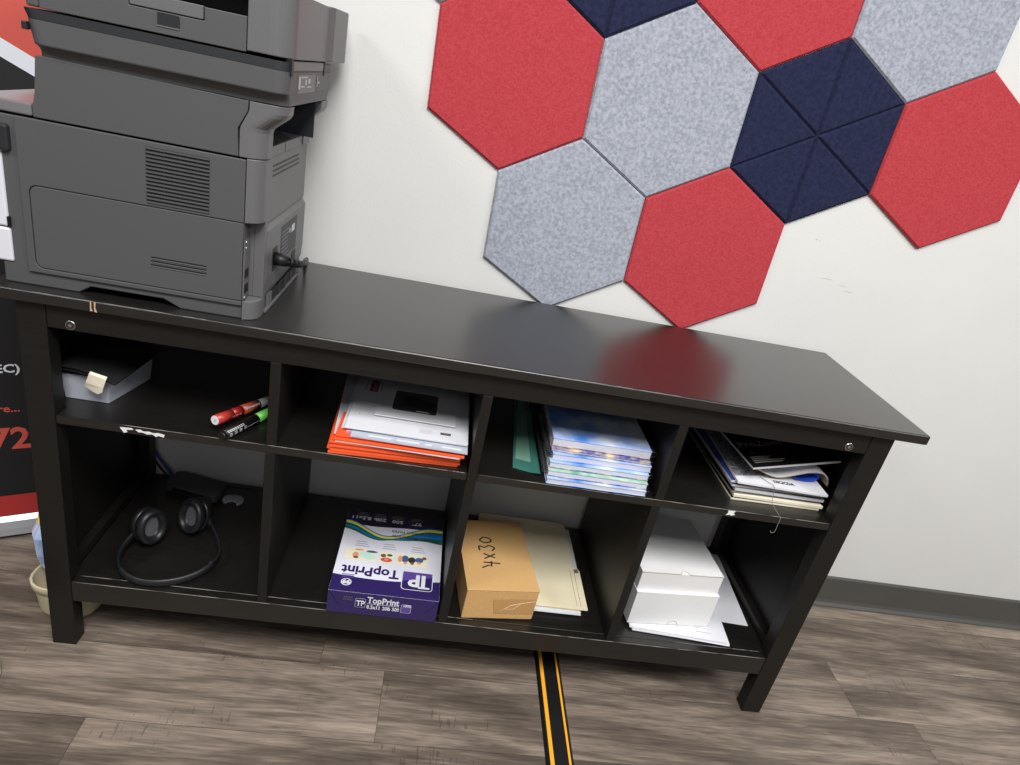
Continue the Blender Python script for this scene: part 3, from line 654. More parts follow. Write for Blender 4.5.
for k in range(6):
    jx, jy = jit[k]; th = 0.0042
    def ex(m, z_=z+th, k=k):
        if k == 5:
            for a, c, y0, mt in ((0.03, 0.085, 0.004, 'blue_print'), (0.03, 0.08, 0.0075, 'paper_dim'), (0.092, 0.103, 0.005, 'blue_print'), (0.104, 0.114, 0.004, 'yellow_print'), (0.125, 0.165, 0.004, 'blue_print')):
                m.decal([(a, y0), (c, y0), (c, y0+0.0024), (a, y0+0.0024)], z_+0.0002, mt)
    slab('orange_booklet', 'booklet', 'orange booklet, %s in the stack under the white envelopes' % ORD[k], TR(0.5125+jx-k*0.0005, 0.0135+jy-0.001*k, 0, 3.2-0.3*k), 0.230, 0.28, z, z+th, 'orange_paper', 'orange booklets in the stack', ex, 0.0006)
    z += th+0.0002
slab('paper_sheet', 'sheet', 'white sheet poking out between the orange booklets', TR(0.523, 0.0125, 0, -0.8), 0.219, 0.285, z, z+0.0022, 'paper_white'); z += 0.0024
for k in range(2):
    if k == 1:
        slab('paper_sheet', 'sheet', 'wide white sheet under the topmost orange booklet, showing along the left edge', TR(0.5185, 0.026, 0, 4.0), 0.215, 0.262, z, z+0.0014, 'paper_dim'); z += 0.0016
    def ex(m, z_=z+0.004, k=k):
        if k == 1:
            m.decal([(0.016, 0.010), (0.034, 0.010), (0.034, 0.014), (0.016, 0.014)], z_+0.0002, 'blue_print'); m.decal([(0.016, 0.017), (0.034, 0.017), (0.034, 0.021), (0.016, 0.021)], z_+0.0002, 'paper_white')
            m.decal([(0.016, 0.024), (0.034, 0.024), (0.034, 0.028), (0.016, 0.028)], z_+0.0002, 'paper_dim')
    slab('orange_booklet', 'booklet', ['orange booklet just above the white sheet in the stack', 'topmost orange booklet of the stack, its printed corner showing'][k], TR(0.520+0.0025*k, 0.0115+0.004*k, 0, -0.5+0.6*k), 0.230, 0.288 if k == 0 else 0.085, z, z+0.004, 'orange_paper', 'orange booklets in the stack', ex, 0.0006); z += 0.0042
def ex(m, z_=z+0.0018):
    for a, c in ((0.03, 0.07), (0.08, 0.12), (0.13, 0.142), (0.16, 0.195)): m.decal([(a, 0.007), (c, 0.007), (c, 0.013), (a, 0.013)], z_+0.0002, 'paper_white')
slab('plastic_mailer', 'mailer', 'pale grey plastic mailer between orange booklets and white envelopes', TR(0.548, 0.0135, 0, -1.2), 0.206, 0.24, z, z+0.0018, 'plastic_mailer', None, ex); z += 0.002
EV = [(0.529, 0.0350, 0.5, 0.225, 0.25, 'lowest white envelope, largest, in the stack on the orange booklets'), (0.532, 0.0320, -0.6, 0.221, 0.255, 'second white envelope from below in the stack on the orange booklets'), (0.535, 0.0300, 0.2, 0.219, 0.25, 'big white envelope on top with black printed tag and red stamp')]
for k, (x, y, a, w_, dd, lab) in enumerate(EV):
    def ex(m, z_=z+0.002, k=k):
        if k == 2:
            m.decal([(0.168, 0.021), (0.187, 0.021), (0.187, 0.029), (0.168, 0.029)], z_+0.0002, 'dark_print')
            m.decal([(0.170, 0.0245), (0.185, 0.0245), (0.185, 0.026), (0.170, 0.026)], z_+0.0003, 'grey_print')
            for q in range(4): m.decal([(0.130, 0.018+q*0.004), (0.155-q*0.003, 0.018+q*0.004), (0.155, 0.0188+q*0.004), (0.130, 0.0188+q*0.004)], z_+0.0002, 'grey_print')
            m.decal([(0.020, 0.150), (0.0225, 0.150), (0.0225, 0.154), (0.020, 0.154)], z_+0.0002, 'red_stamp')
            m.decal([(0.017, 0.055), (0.0185, 0.055), (0.0185, 0.058), (0.017, 0.058)], z_+0.0002, 'red_stamp')
    slab('envelope', 'envelope', lab, TR(x, y, 0, a), w_, dd, z, z+0.002, 'paper_white' if k != 1 else 'paper_dim', 'white envelopes in the stack', ex, 0.0005); z += 0.0022
def ex(m, z_=z+0.0012):
    m.decal([(0.012, 0.050), (0.028, 0.050), (0.028, 0.100), (0.012, 0.100)], z_+0.0002, 'red_stamp')
    m.text('SOURCE', 0.010, (0.0245, 0.054, z_+0.0002), (0, 1, 0), (-1, 0, 0), 'paper_dim', 0.0002)
    for x_ in (0.004, 0.033): m.decal([(x_, 0.055), (x_+0.002, 0.055), (x_+0.002, 0.095), (x_, 0.095)], z_+0.0002, 'grey_print')
slab('envelope', 'envelope', 'white envelope with dark red printed block at back left of the stack', TR(0.545, 0.130, 0, 0), 0.13, 0.13, z, z+0.0012, 'paper_white', 'white envelopes in the stack', ex); z += 0.0014
def ex(m, z_=z+0.0035):
    m.prism(rrect(0.028, 0.112, 0.030, 0.112, 0.006, 3), 'z', z_-0.0005, z_+0.0003, 'window_film')
    m.face([(0.045, 0.060, z_+0.0005), (0.105, 0.052, z_+0.0005), (0.105, 0.078, z_+0.0005), (0.045, 0.100, z_+0.0005)], 'dark_print')
    m.face([(0.075, 0.034, z_+0.0005), (0.100, 0.034, z_+0.0005), (0.095, 0.038, z_+0.0005), (0.073, 0.037, z_+0.0005)], 'paper_white')
slab('window_envelope', 'envelope', 'small white window envelope on top of the paper stack', TR(0.579, 0.083, 0, -1), 0.150, 0.155, z+0.0015, z+0.0035, 'paper_white', 'white envelopes in the stack', ex, 0.0004); z += 0.0022

# ------------------------------------------------------------------ spiral notebooks and teal folder
m = MB(); prof = [(0.846, SH+0.0008), (0.862, SH+0.0010), (0.88, SH+0.0022), (0.8965, SH+0.0065)]
def strip(pp, y0l, y1, th, mt, m, slope=0.0):
    rings = []
    for (y, kf) in ((None, 0), (y1, 1)):
        top = [(x + kf*0.020*(1-i/(len(pp)-1)), (y0l - 0.35*(x-pp[0][0]) if kf == 0 else y), z_+th) for i, (x, z_) in enumerate(pp)]
        bot = [(a, b_, c-th) for a, b_, c in rev(top)]
        rings.append(top+bot)
    m.loft(rings, mt)
tf = thing('plastic_folder', 'translucent teal plastic folder beside the spiral notebooks', 'folder', (0.87, 0.18, SH))
strip(prof, 0.052, 0.340, 0.0012, 'teal_plastic', m); m.build('cover', tf)
m = MB(); strip([(x+0.007, z_+0.0015) for x, z_ in prof[:3]], 0.085, 0.335, 0.0005, 'teal_insert', m); m.build('insert_sheet', tf)
def notebook(z0, h, x0, y0, ang, spine, cover, back, label, tilt=0.0):
    M = TR(x0, y0, z0, ang); Wd, Dp = 0.190, 0.255
    e = thing('spiral_notebook', label, 'notebook', M @ Vector((Wd/2, Dp/2, 0)), 'spiral notebooks in the stack')
    m = MB(M); m.box(0.001, Wd-0.001, 0.001, Dp-0.001, 0.0012, h-0.0012, 'page_edges'); m.build('pages', e)
    m = MB(M); m.box(0, Wd, 0, Dp, 0, 0.001, back); m.build('back_cover', e)
    m = MB(M); m.box(0, Wd, 0, Dp, h-0.001, h, cover); m.build('front_cover', e)
    m = MB(M); pts = []
    xc = -0.0015 if spine < 0 else Wd+0.0015
    n = 34
    for k in range(n*8+1):
        a = 2*PI*k/8; pts.append((xc + (h/2+0.0030)*math.sin(a), 0.004 + (Dp-0.01)*k/(n*8), h/2 + (h/2-0.0010)*math.cos(a)))
    m.tube(pts, 0.0013, 'coil_black', 5); m.build('spiral_coil', e)
    return e
NB = [(0.0105, 0.9055, 0.0125, 0.3, 1, 'sky_cover', 'sky_cover', 'lowest spiral notebook of the stack, white pages with blue cover'),
      (0.0115, 0.9060, 0.0200, -0.4, -1, 'green_cover', 'collage_cover', 'second spiral notebook from the bottom, green cover and multicoloured back'),
      (0.0115, 0.9075, 0.0285, 0.2, 1, 'sky_cover', 'collage_cover', 'third spiral notebook from the bottom, blue sky cover'),
      (0.0120, 0.9110, 0.0360, 0.8, -1, 'sky_cover', 'sky_cover', 'fourth spiral notebook from the bottom, pale blue page block'),
      (0.0050, 0.9080, 0.0440, -0.2, 1, 'collage_cover', 'collage_cover', 'thin spiral notebook with dark purple photo cover, second from the top'),
      (0.0165, 0.9085, 0.0520, 0.3, 1, 'sky_cover', 'collage_cover', 'topmost spiral notebook of the stack, cloudy sky cover')]
z = SH+0.0024
for h, x, y, a, sp, cv, bk, lab in NB:
    notebook(z, h, x, y, a, sp, cv, bk, lab); z += h+0.0013

# ------------------------------------------------------------------ magazines
z = SH+0.0006
MG = [(1.283, 0.0500, 1.2, 0.0045, 'paper_cream', 'mag_black', 'lowest magazine of the pile, cream page edge and black cover'),
      (1.287, 0.0520, 0.0, 0.0060, 'paper_cream', 'paper_cream', 'second magazine from the bottom of the pile, thick cream pages'),
      (1.281, 0.0550, 2.8, 0.0050, 'mag_grey', 'mag_black', 'third magazine from the bottom of the pile, brownish page edge'),
      (1.286, 0.0535, 0.6, 0.0065, 'paper_dim', 'mag_grey', 'fourth magazine from the bottom of the pile, grey page edge'),
      (1.278, 0.0560, 1.6, 0.0050, 'paper_dim', 'mag_black', 'fifth magazine from the bottom of the pile, black cover with pale pages'),
      (1.276, 0.0600, 2.4, 0.0050, 'paper_white', 'navy_cover', 'magazine with navy cover peeping out left of the white one')]
for x, y, a, h, ed, cv, lab in MG:
    e = slab('magazine', 'magazine', lab, TR(x-0.003, y, 0, a), 0.188, 0.27, z, z+h, cv, 'magazines in the pile', None, 0.0004, ed); z += h+0.0010
def ex(m, z_=z+0.005):
    m.decal([(0.0005, 0.020), (0.186, 0.070), (0.190, 0.27), (0.0005, 0.27)], z_+0.0002, 'mag_silver')
    m.text('DICICDA', 0.0125, (0.080, 0.016, z_+0.0002), (1, 0.0, 0), (0, 1, 0), 'dark_print', 0.0002, 'LEFT', 0.0006, 0.85)
slab('magazine', 'magazine', 'white magazine with dark lettering and black speckled upper cover', TR(1.280, 0.0490, 0, -1.4), 0.186, 0.27, z, z+0.005, 'paper_white', 'magazines in the pile', ex, 0.0004); z += 0.0052
zt = z
# curled brochure: a bent sheet pile, open curl at the right showing blue
cb = thing('curled_brochure', 'curled white brochure with blue inside under the black magazine', 'brochure', (1.40, 0.15, zt))
CM = TR(1.3215, 0.073, 0, 2)
pr = smooth_path([(0.0, 0, zt+0.0190), (0.030, 0, zt+0.0095), (0.055, 0, zt+0.0080), (0.085, 0, zt+0.0180), (0.110, 0, zt+0.0265), (0.135, 0, zt+0.0285), (0.150, 0, zt+0.0210), (0.157, 0, zt+0.0110), (0.1585, 0, zt+0.0015)], 6)
m = MB(CM); a_ = [(q.x, q.z) for q in pr]; th = 0.0016
m.prism([(x, z_+th) for x, z_ in a_] + rev([(x, z_) for x, z_ in a_]), 'y', 0.0, 0.200, 'paper_white'); m.build('pages', cb)
m = MB(CM); m.prism([(x, z_-0.0001) for x, z_ in a_] + rev([(x, z_-0.0008) for x, z_ in a_]), 'y', -0.0015, 0.200, 'card_edge'); m.build('outer_leaf', cb)
bl = smooth_path([(0.086, 0, zt+0.0165), (0.090, 0, zt+0.0060), (0.104, 0, zt+0.0022), (0.122, 0, zt+0.0030), (0.136, 0, zt+0.0085), (0.139, 0, zt+0.0155), (0.134, 0, zt+0.0215), (0.122, 0, zt+0.0255)], 6)
m = MB(CM); a2 = [(q.x, q.z) for q in bl]
m.prism([(x, z_+0.0006) for x, z_ in a2] + rev([(x, z_-0.0002) for x, z_ in a2]), 'y', 0.006, 0.19, 'cover_blue'); m.build('inner_leaf', cb)
# black magazine on top, tilted up to the right
BMx = Matrix.Translation((1.297, 0.045, 0.598)) @ Matrix.Rotation(math.radians(9), 4, 'Z') @ Matrix.Rotation(math.radians(-8.3), 4, 'Y') @ Matrix.Rotation(math.radians(2), 4, 'X')
bm_ = thing('magazine', 'black magazine with grey title lying tilted on top of the pile', 'magazine', BMx @ Vector((0.09, 0.12, 0)), 'magazines in the pile')
m = MB(BMx); m.box(0, 0.190, 0, 0.205, -0.0022, 0.0028, 'paper_dim'); m.build('pages', bm_)
m = MB(BMx); m.box(-0.0005, 0.1905, -0.0005, 0.2055, 0.0029, 0.0036, 'mag_black')
m.text('ProZone', 0.026, (0.006, 0.066, 0.0036), (1, 0, 0), (0, 1, 0), 'grey_print', 0.0002, 'LEFT', 0.0002, 1.05)
for k in range(4): m.decal([(0.010, 0.012+k*0.006), (0.070-k*0.012+0.02*(k % 2), 0.012+k*0.006), (0.070-k*0.012+0.02*(k % 2), 0.0148+k*0.006), (0.010, 0.0148+k*0.006)], 0.0038, 'mag_grey')
m.prism(arc(0.022, 0.046, 0.004, 0, 330, 10), 'z', 0.0036, 0.0038, 'ream_green'); m.build('cover', bm_)
m = MB(); m.tube(smooth_path([(1.335, 0.075, zt+0.0018), (1.345, 0.060, zt+0.0015), (1.352, 0.044, zt+0.001), (1.358, 0.040, SH+0.014), (1.365, 0.020, SH+0.0020), (1.3665, 0.009, SH-0.001), (1.3655, 0.0075, 0.505), (1.366, 0.0075, 0.494), (1.364, 0.0075, 0.487), (1.359, 0.0075, 0.486), (1.3565, 0.0075, 0.490)], 6), 0.0005, 'thread_white', 6)
tag(m.build('thread', org=(1.36, 0.02, SH)), 'loose off-white thread hanging from the magazine pile over shelf edge', 'thread')

# ------------------------------------------------------------------ headphones, router, cables
ZB = BT-0.0008
H = thing('headphones', 'black over-ear headphones lying in the bottom left compartment', 'headphones', (0.21, 0.09, ZB))
hb_ = smooth_path([(0.129, 0.128, ZB+0.030), (0.122, 0.100, ZB+0.022), (0.1265, 0.068, ZB+0.015), (0.148, 0.040, ZB+0.0105), (0.185, 0.0235, ZB+0.0095), (0.225, 0.0265, ZB+0.0095), (0.265, 0.046, ZB+0.0105), (0.293, 0.078, ZB+0.0135), (0.303, 0.112, ZB+0.020), (0.286, 0.150, ZB+0.028), (0.262, 0.182, ZB+0.034)], 6)
m = MB(); m.tube(hb_, [0.0075]*len(hb_), 'headphone_black', 10, True, (0.45, 1.1)); m.build('headband', H)
m = MB(); m.tube(hb_[16:-16], 0.0080, 'headphone_pad', 10, True, (0.62, 1.05)); m.build('headband_pad', H)
def cup(c, nrm, name):
    c = Vector(c) + Vector((0, 0, 0.006)); n_ = Vector(nrm).normalized(); s = n_.cross(Vector((0, 0, 1))).normalized(); u = s.cross(n_).normalized()
    def ell(a, b_, off, k=24): return [c + n_*off + s*a*math.cos(2*PI*i/k) + u*b_*math.sin(2*PI*i/k) for i in range(k)]
    e = None
    m = MB(); m.loft([ell(0.018, 0.022, -0.030), ell(0.027, 0.032, -0.027), ell(0.031, 0.037, -0.018), ell(0.031, 0.037, -0.006)], 'headphone_black', smooth=True); e = m.build('ear_cup', H)
    m = MB(); m.loft([ell(0.0295, 0.0355, -0.005), ell(0.032, 0.038, -0.001), ell(0.033, 0.039, 0.006), ell(0.031, 0.037, 0.012), ell(0.026, 0.032, 0.015), ell(0.021, 0.027, 0.0125), ell(0.0175, 0.0235, 0.006), ell(0.0165, 0.0225, 0.001)], 'headphone_pad', smooth=True); m.build('ear_pad', H)
    m = MB(); m.loft([ell(0.0165, 0.0225, 0.0005), ell(0.0165, 0.0225, 0.0022)], 'cloth_grey'); o = m.build('speaker_cloth', H); o['label'] = 'grey cloth inside ear pad'
cup((0.156, 0.142, ZB+0.040), (0.85, -0.50, 0.15), 'l')
cup((0.222, 0.192, ZB+0.040), (-0.45, -0.82, 0.28), 'r')
for a, b_ in (((0.129, 0.128, ZB+0.030), (0.138, 0.150, ZB+0.040)), ((0.262, 0.182, ZB+0.034), (0.240, 0.212, ZB+0.040))):
    m = MB(); m.tube(smooth_path([a, Vector(a).lerp(Vector(b_), 0.5)+Vector((0, 0.004, 0.003)), b_], 5), 0.006, 'headphone_black', 8); m.build('yoke', H)
m = MB(); m.tube([(0.2915, 0.074, ZB+0.017), (0.2960, 0.086, ZB+0.021)], 0.0026, 'steel', 8); o = m.build('slider', H); o['label'] = 'shiny metal slider'

RM = TR(0.105, 0.352, ZB+0.0003, -26)
R_ = thing('router', 'flat black network box at the back of the bottom left compartment', 'router', RM @ Vector((0.06, 0.02, 0)))
m = MB(TR(0.108, 0.327, ZB+0.0003, -14) @ Matrix.Rotation(math.radians(4), 4, 'X')); m.prism(rrect(0, 0.128, 0, 0.054, 0.010, 4), 'z', 0.001, 0.022, 'router_black'); m.build('casing', R_, bevel=0.003)
m = MB(TR(0.108, 0.327, ZB+0.0003, -14) @ Matrix.Rotation(math.radians(4), 4, 'X')); m.box(0.02, 0.10, -0.0006, 0.001, 0.006, 0.016, 'printer_black'); m.build('port_panel', R_)
cr = [(0.024*math.cos(math.radians(a)), 0.019*math.sin(math.radians(a))) for a in range(-60, 241, 15)] + [(-0.008, -0.008), (0.0, -0.004), (0.008, -0.008)]
m = MB(TR(0.266, 0.318, ZB, 0)); m.prism(cr, 'z', 0.0004, 0.006, 'disc_grey'); tag(m.build('plastic_disc', org=(0.266, 0.318, ZB), bevel=0.001), 'small grey crescent shaped plastic disc beside the black network box', 'plastic disc')
m = MB(); m.tube(smooth_path([(0.040, 0.397, 0.115), (0.044, 0.3965, 0.22), (0.055, 0.396, 0.232), (0.069, 0.3945, 0.205), (0.084, 0.391, 0.186), (0.100, 0.382, 0.176), (0.114, 0.366, 0.174)], 6), 0.0032, 'cable_blue', 8)
tag(m.build('network_cable', org=(0.08, 0.39, 0.16)), 'blue network cable coming up behind the bottom left compartment', 'cable')
m = MB(); m.tube(smooth_path([(0.048, 0.3975, 0.105), (0.050, 0.3975, 0.19), (0.058, 0.396, 0.196), (0.070, 0.394, 0.178), (0.082, 0.389, 0.1685), (0.100, 0.372, 0.1665), (0.112, 0.355, 0.168)], 6), 0.0024, 'rubber_black', 8)
tag(m.build('power_cable', org=(0.08, 0.39, 0.16)), 'thin black cable beside the blue network cable', 'cable')

# ------------------------------------------------------------------ ream of paper
rz0, rz1 = BT+0.0004, BT+0.0545
RX, RY = 0.5400, 0.0100
rm = MB(TR(RX, RY, 0, 0.3) @ Matrix.Diagonal((1, 0.945, 1, 1))); rm.box(0, 0.2160, 0, 0.2790, rz0, rz1, 'ream_white')
rm.bm.faces.ensure_lookup_table()
def dec(poly, m, h=0.0002): rm.decal(poly, rz1+h, m)
WX = 0.2158
dec([(0.0002, 0.0002), (WX, 0.0002), (WX, 0.058)] + [(WX*(1-t_), 0.058-0.012*math.sin(t_*PI*0.9)-0.004*t_) for t_ in [i/10 for i in range(1, 11)]], 'ream_purple')
dec([(0.0002, 0.2788), (WX, 0.2788), (WX, 0.226)] + [(WX*(1-t_), 0.226+0.004*math.sin(t_*PI*2)) for t_ in [i/12 for i in range(1, 13)]], 'ream_navy')
def wave(mt, lo, hi, h):
    xs = [i/20 for i in range(21)]
    rm.bm.faces.ensure_lookup_table()
    for a, c in zip(xs, xs[1:]):
        rm.face([(WX*a, lo(a), rz1+h), (WX*c, lo(c), rz1+h), (WX*c, hi(c), rz1+h), (WX*a, hi(a), rz1+h)], mt)
base = lambda u: (0.205 + 0.022*math.cos(PI*u/0.42) if u < 0.42 else 0.205 - 0.022*math.cos(PI*(u-0.42)/0.48) if u < 0.9 else 0.227) 
amp = lambda u: max(0.12, abs(math.cos(PI*u/0.95)))
wave('ream_green', lambda u: base(u)-(0.018+0.022*u)*amp(u)**1.2-0.004, lambda u: base(u)-0.012*amp(u), 0.0004)
wave('ream_blue', lambda u: base(u)-(0.012+0.015*u)*amp(u)-0.002, lambda u: base(u)+0.001, 0.0005)
wave('ream_green', lambda u: base(u)-0.009*amp(u)-0.001, lambda u: base(u)-0.003*amp(u), 0.0006)
wave('ream_yellow', lambda u: base(u)-0.001, lambda u: base(u)+0.0055+0.002*amp(u), 0.0006)
wave('ream_blue', lambda u: base(u)+0.0055+0.002*amp(u), lambda u: base(u)+0.0095+0.002*amp(u), 0.00055)
X_, Y_ = (-1, 0, 0), (0, -1, 0)
def ttop(s, size, x, y, m, al='CENTER', bold=0.0, sx=1.0): rm.text(s, size, (x, y, rz1+0.0006), X_, Y_, m, 0.0002, al, bold, sx)
ttop('TopPrint', 0.0375, 0.0155, 0.0780, 'ream_purple', 'RIGHT', 0.0011, 0.85)
# serif feet on the big lettering
rm.decal(rrect(0.1375, 0.201, 0.0245, 0.0815, 0.008, 4), rz1+0.0004, 'paper_white'); rm.decal(rrect(0.1389, 0.1996, 0.0259, 0.0801, 0.007, 4), rz1+0.0005, 'ream_purple')
rm.decal([(0.1392, 0.050), (0.1993, 0.068), (0.1993, 0.0800), (0.1392, 0.0800)], rz1+0.0006, 'ream_violet')
ttop('IP', 0.050, 0.1695, 0.0700, 'paper_white', 'CENTER', 0.0018, 0.95)
rm.decal([(0.172, 0.0310), (0.195, 0.0310), (0.195, 0.0360), (0.172, 0.0360)], rz1+0.0007, 'paper_white')
# round stamp at the left of the purple band
rm.prism(arc(0.030, 0.028, 0.0105, 0, 345, 16), 'z', rz1, rz1+0.0005, 'paper_white'); rm.prism(arc(0.030, 0.028, 0.0085, 0, 345, 16), 'z', rz1, rz1+0.0007, 'ream_purple')
ttop('99', 0.015, 0.030, 0.0330, 'paper_white', 'CENTER', 0.0009)
for k in range(3): rm.decal([(0.018, 0.0415+k*0.0042), (0.043, 0.0415+k*0.0042), (0.043, 0.0437+k*0.0042), (0.018, 0.0437+k*0.0042)], rz1+0.0006, 'ream_violet')
ttop('Premium Multipurpose', 0.0150, 0.2040, 0.1985, 'dark_print', 'LEFT', 0.0002, 0.72)
ttop('COPY & PRINT PAPER', 0.0125, 0.2040, 0.2165, 'dark_print', 'LEFT', 0.0001, 0.85)
for x, s in ((0.030, '8.5x11'), (0.072, '20lb'), (0.112, '500'), (0.155, '97*')): ttop(s, 0.0165, x, 0.2545, 'paper_dim', 'CENTER', 0.0004)
for x in (0.032, 0.072, 0.111, 0.155):
    for k in range(3): rm.decal([(x-0.014+k*0.002, 0.2595+k*0.0050), (x+0.014-k*0.002, 0.2595+k*0.0050), (x+0.014-k*0.002, 0.2610+k*0.0050), (x-0.014+k*0.002, 0.2610+k*0.0050)], rz1+0.0004, 'mag_grey')
for x in (0.045, 0.103, 0.165):
    for k in range(3): rm.decal([(x-0.015+k*0.001, 0.1465+k*0.0075), (x+0.015-k*0.003, 0.1465+k*0.0075), (x+0.015-k*0.003, 0.1485+k*0.0075), (x-0.015+k*0.001, 0.1485+k*0.0075)], rz1+0.0004, 'grey_print')
# three small printed pictures
def pic(x0, x1, y0, y1, base_, blobs):
    rm.decal([(x0, y0), (x1, y0), (x1, y1), (x0, y1)], rz1+0.0004, base_)
    for i, (a, c, r1, r2, mt) in enumerate(blobs):
        rm.decal([(x0+(x1-x0)*a+r1*math.cos(k*PI/5), y0+(y1-y0)*c+r2*math.sin(k*PI/5)) for k in range(10)], rz1+0.0005+0.00005*i, mt)
pic(0.0135, 0.080, 0.0990, 0.1380, 'photo_cream', [(0.8, 0.35, 0.012, 0.009, 'photo_mint'), (0.62, 0.5, 0.014, 0.011, 'photo_mint'), (0.34, 0.42, 0.0065, 0.010, 'photo_skin'), (0.36, 0.22, 0.0055, 0.004, 'photo_brown'), (0.82, 0.82, 0.012, 0.004, 'photo_blue'), (0.42, 0.88, 0.010, 0.003, 'photo_skin')])
pic(0.086, 0.115, 0.0990, 0.1380, 'photo_cream', [(0.5, 0.28, 0.0125, 0.0075, 'photo_red'), (0.25, 0.62, 0.006, 0.006, 'photo_brown'), (0.7, 0.7, 0.006, 0.004, 'ream_green'), (0.5, 0.3, 0.005, 0.003, 'photo_skin')])
pic(0.121, 0.186, 0.0990, 0.1380, 'photo_cream', [(0.28, 0.55, 0.008, 0.012, 'photo_blue'), (0.50, 0.50, 0.008, 0.0105, 'dark_print'), (0.74, 0.55, 0.009, 0.009, 'photo_blue'), (0.12, 0.5, 0.005, 0.011, 'photo_skin'), (0.30, 0.2, 0.004, 0.0045, 'photo_skin'), (0.52, 0.22, 0.004, 0.0045, 'photo_brown'), (0.74, 0.30, 0.004, 0.0045, 'photo_skin'), (0.90, 0.75, 0.005, 0.005, 'photo_brown')])
# front end wrapper
yf = -0.0002
rm.decal([(0.0, rz0), (0.216, rz0), (0.216, rz1), (0.0, rz1)], yf, 'ream_purple', 'y')
rm.decal([(0.0, rz0), (0.0, rz1), (0.0005, rz1), (0.030, (rz0+rz1)/2)], yf-0.0001, 'ream_navy', 'y') if False else None
for x0, xm in ((0.0, 0.022), (0.216, 0.194)):
    zc = (rz0+rz1)/2-0.006
    for z_ in (rz0, rz1):
        rm.tube([(x0, yf-0.0002, z_), (xm, yf-0.0002, zc)], 0.0004, 'ream_navy', 4)
zq = rz0
def tfront(s, size, x, z_, al='LEFT', bold=0.0, sx=1.0, mt='paper_white'): rm.text(s, size, (x, yf-0.0001, z_), (1, 0, 0), (0, 0, 1), mt, 0.0003, al, bold, sx)
tfront('TopPrint', 0.0215, 0.0770, zq+0.0320, 'LEFT', 0.0006, 0.80)
tfront('8.5x11', 0.0125, 0.0770, zq+0.0175, 'LEFT', 0.0004, 0.8); tfront('20lb', 0.0125, 0.1080, zq+0.0175, 'LEFT', 0.0004, 0.75); tfront('500', 0.0125, 0.1270, zq+0.0175, 'LEFT', 0.0004, 0.75)
rm.decal([(0.077, zq+0.0290), (0.140, zq+0.0290), (0.140, zq+0.0302), (0.077, zq+0.0302)], yf-0.0003, 'paper_dim', 'y')
for x0, x1, z0_, z1_ in ((0.054, 0.074, zq+0.018, zq+0.041), (0.144, 0.164, zq+0.015, zq+0.037)):
    rm.decal(rrect(x0, x1, z0_, z1_, 0.003, 3), yf-0.0002, 'paper_dim', 'y'); rm.decal(rrect(x0+0.0007, x1-0.0007, z0_+0.0007, z1_-0.0007, 0.0025, 3), yf-0.0003, 'ream_purple' if x0 < 0.1 else 'ream_violet', 'y')
rm.text('TP', 0.019, (0.0565, yf-0.0004, zq+0.0225), (1, 0, 0), (0, 0, 1), 'paper_white', 0.0002, 'LEFT', 0.0006, 0.75)
tfront('100%', 0.009, 0.1475, zq+0.031, 'LEFT', 0.0003, 0.8)
for k in range(2): tfront('acid free', 0.006, 0.030, zq+0.040-k*0.006, 'LEFT', 0.0, 0.9, 'mag_grey')
tag(rm.build('paper_ream', org=(RX+0.108, RY+0.14, rz0), bevel=0.0, recalc=False), 'purple and white wrapped ream of copy paper in the second bottom compartment', 'paper ream')

# ------------------------------------------------------------------ cardboard box and folders
KM = TR(0.8085, 0.0275, BT+0.0004, 7.0); KH = 0.079
kb = thing('cardboard_box', 'small brown cardboard box hand marked 4x30 in a bottom compartment', 'box', KM @ Vector((0.076, 0.113, 0)))
m = MB(KM); m.loft([rrr for rrr in ([(0.003, 0.003, 0), (0.147, 0.002, 0), (0.149, 0.225, 0), (0.002, 0.225, 0)], [(0.0, 0.001, 0.004), (0.150, 0, 0.004), (0.151, 0.226, 0.004), (0.0, 0.227, 0.004)], [(0.001, 0, KH-0.0022), (0.1515, 0, KH-0.0022), (0.1515, 0.2265, KH-0.0022), (0.001, 0.2265, KH-0.0022)])], 'kraft'); m.build('body', kb, bevel=0.0012)
m = MB(KM); m.box(0.0004, 0.1525, -0.0008, 0.2268, KH-0.0018, KH, 'kraft'); m.build('lid', kb, bevel=0.0006)
m = MB(KM); m.decal([(0.066, 0.018), (0.150, 0.016), (0.150, 0.058), (0.058, 0.054)], -0.0003, 'kraft_tape', 'y')
m.tube([(0.075, -0.0005, 0.022), (0.098, -0.0005, 0.040), (0.12, -0.0005, 0.046), (0.149, -0.0005, 0.052)], 0.0004, 'paper_cream', 4); m.tube([(0.085, -0.0005, 0.030), (0.105, -0.0005, 0.030), (0.118, -0.0005, 0.044)], 0.0003, 'paper_cream', 4)
m.build('tape', kb)
KI = KM.inverted()
m = MB(KM)
def stroke(pts): m.tube([(0.0400+0.034*(1-q[1]), 0.064+0.102*q[0], KH+0.0004) for q in pts], 0.0019, 'dark_print', 6, True, (1, 0.25))
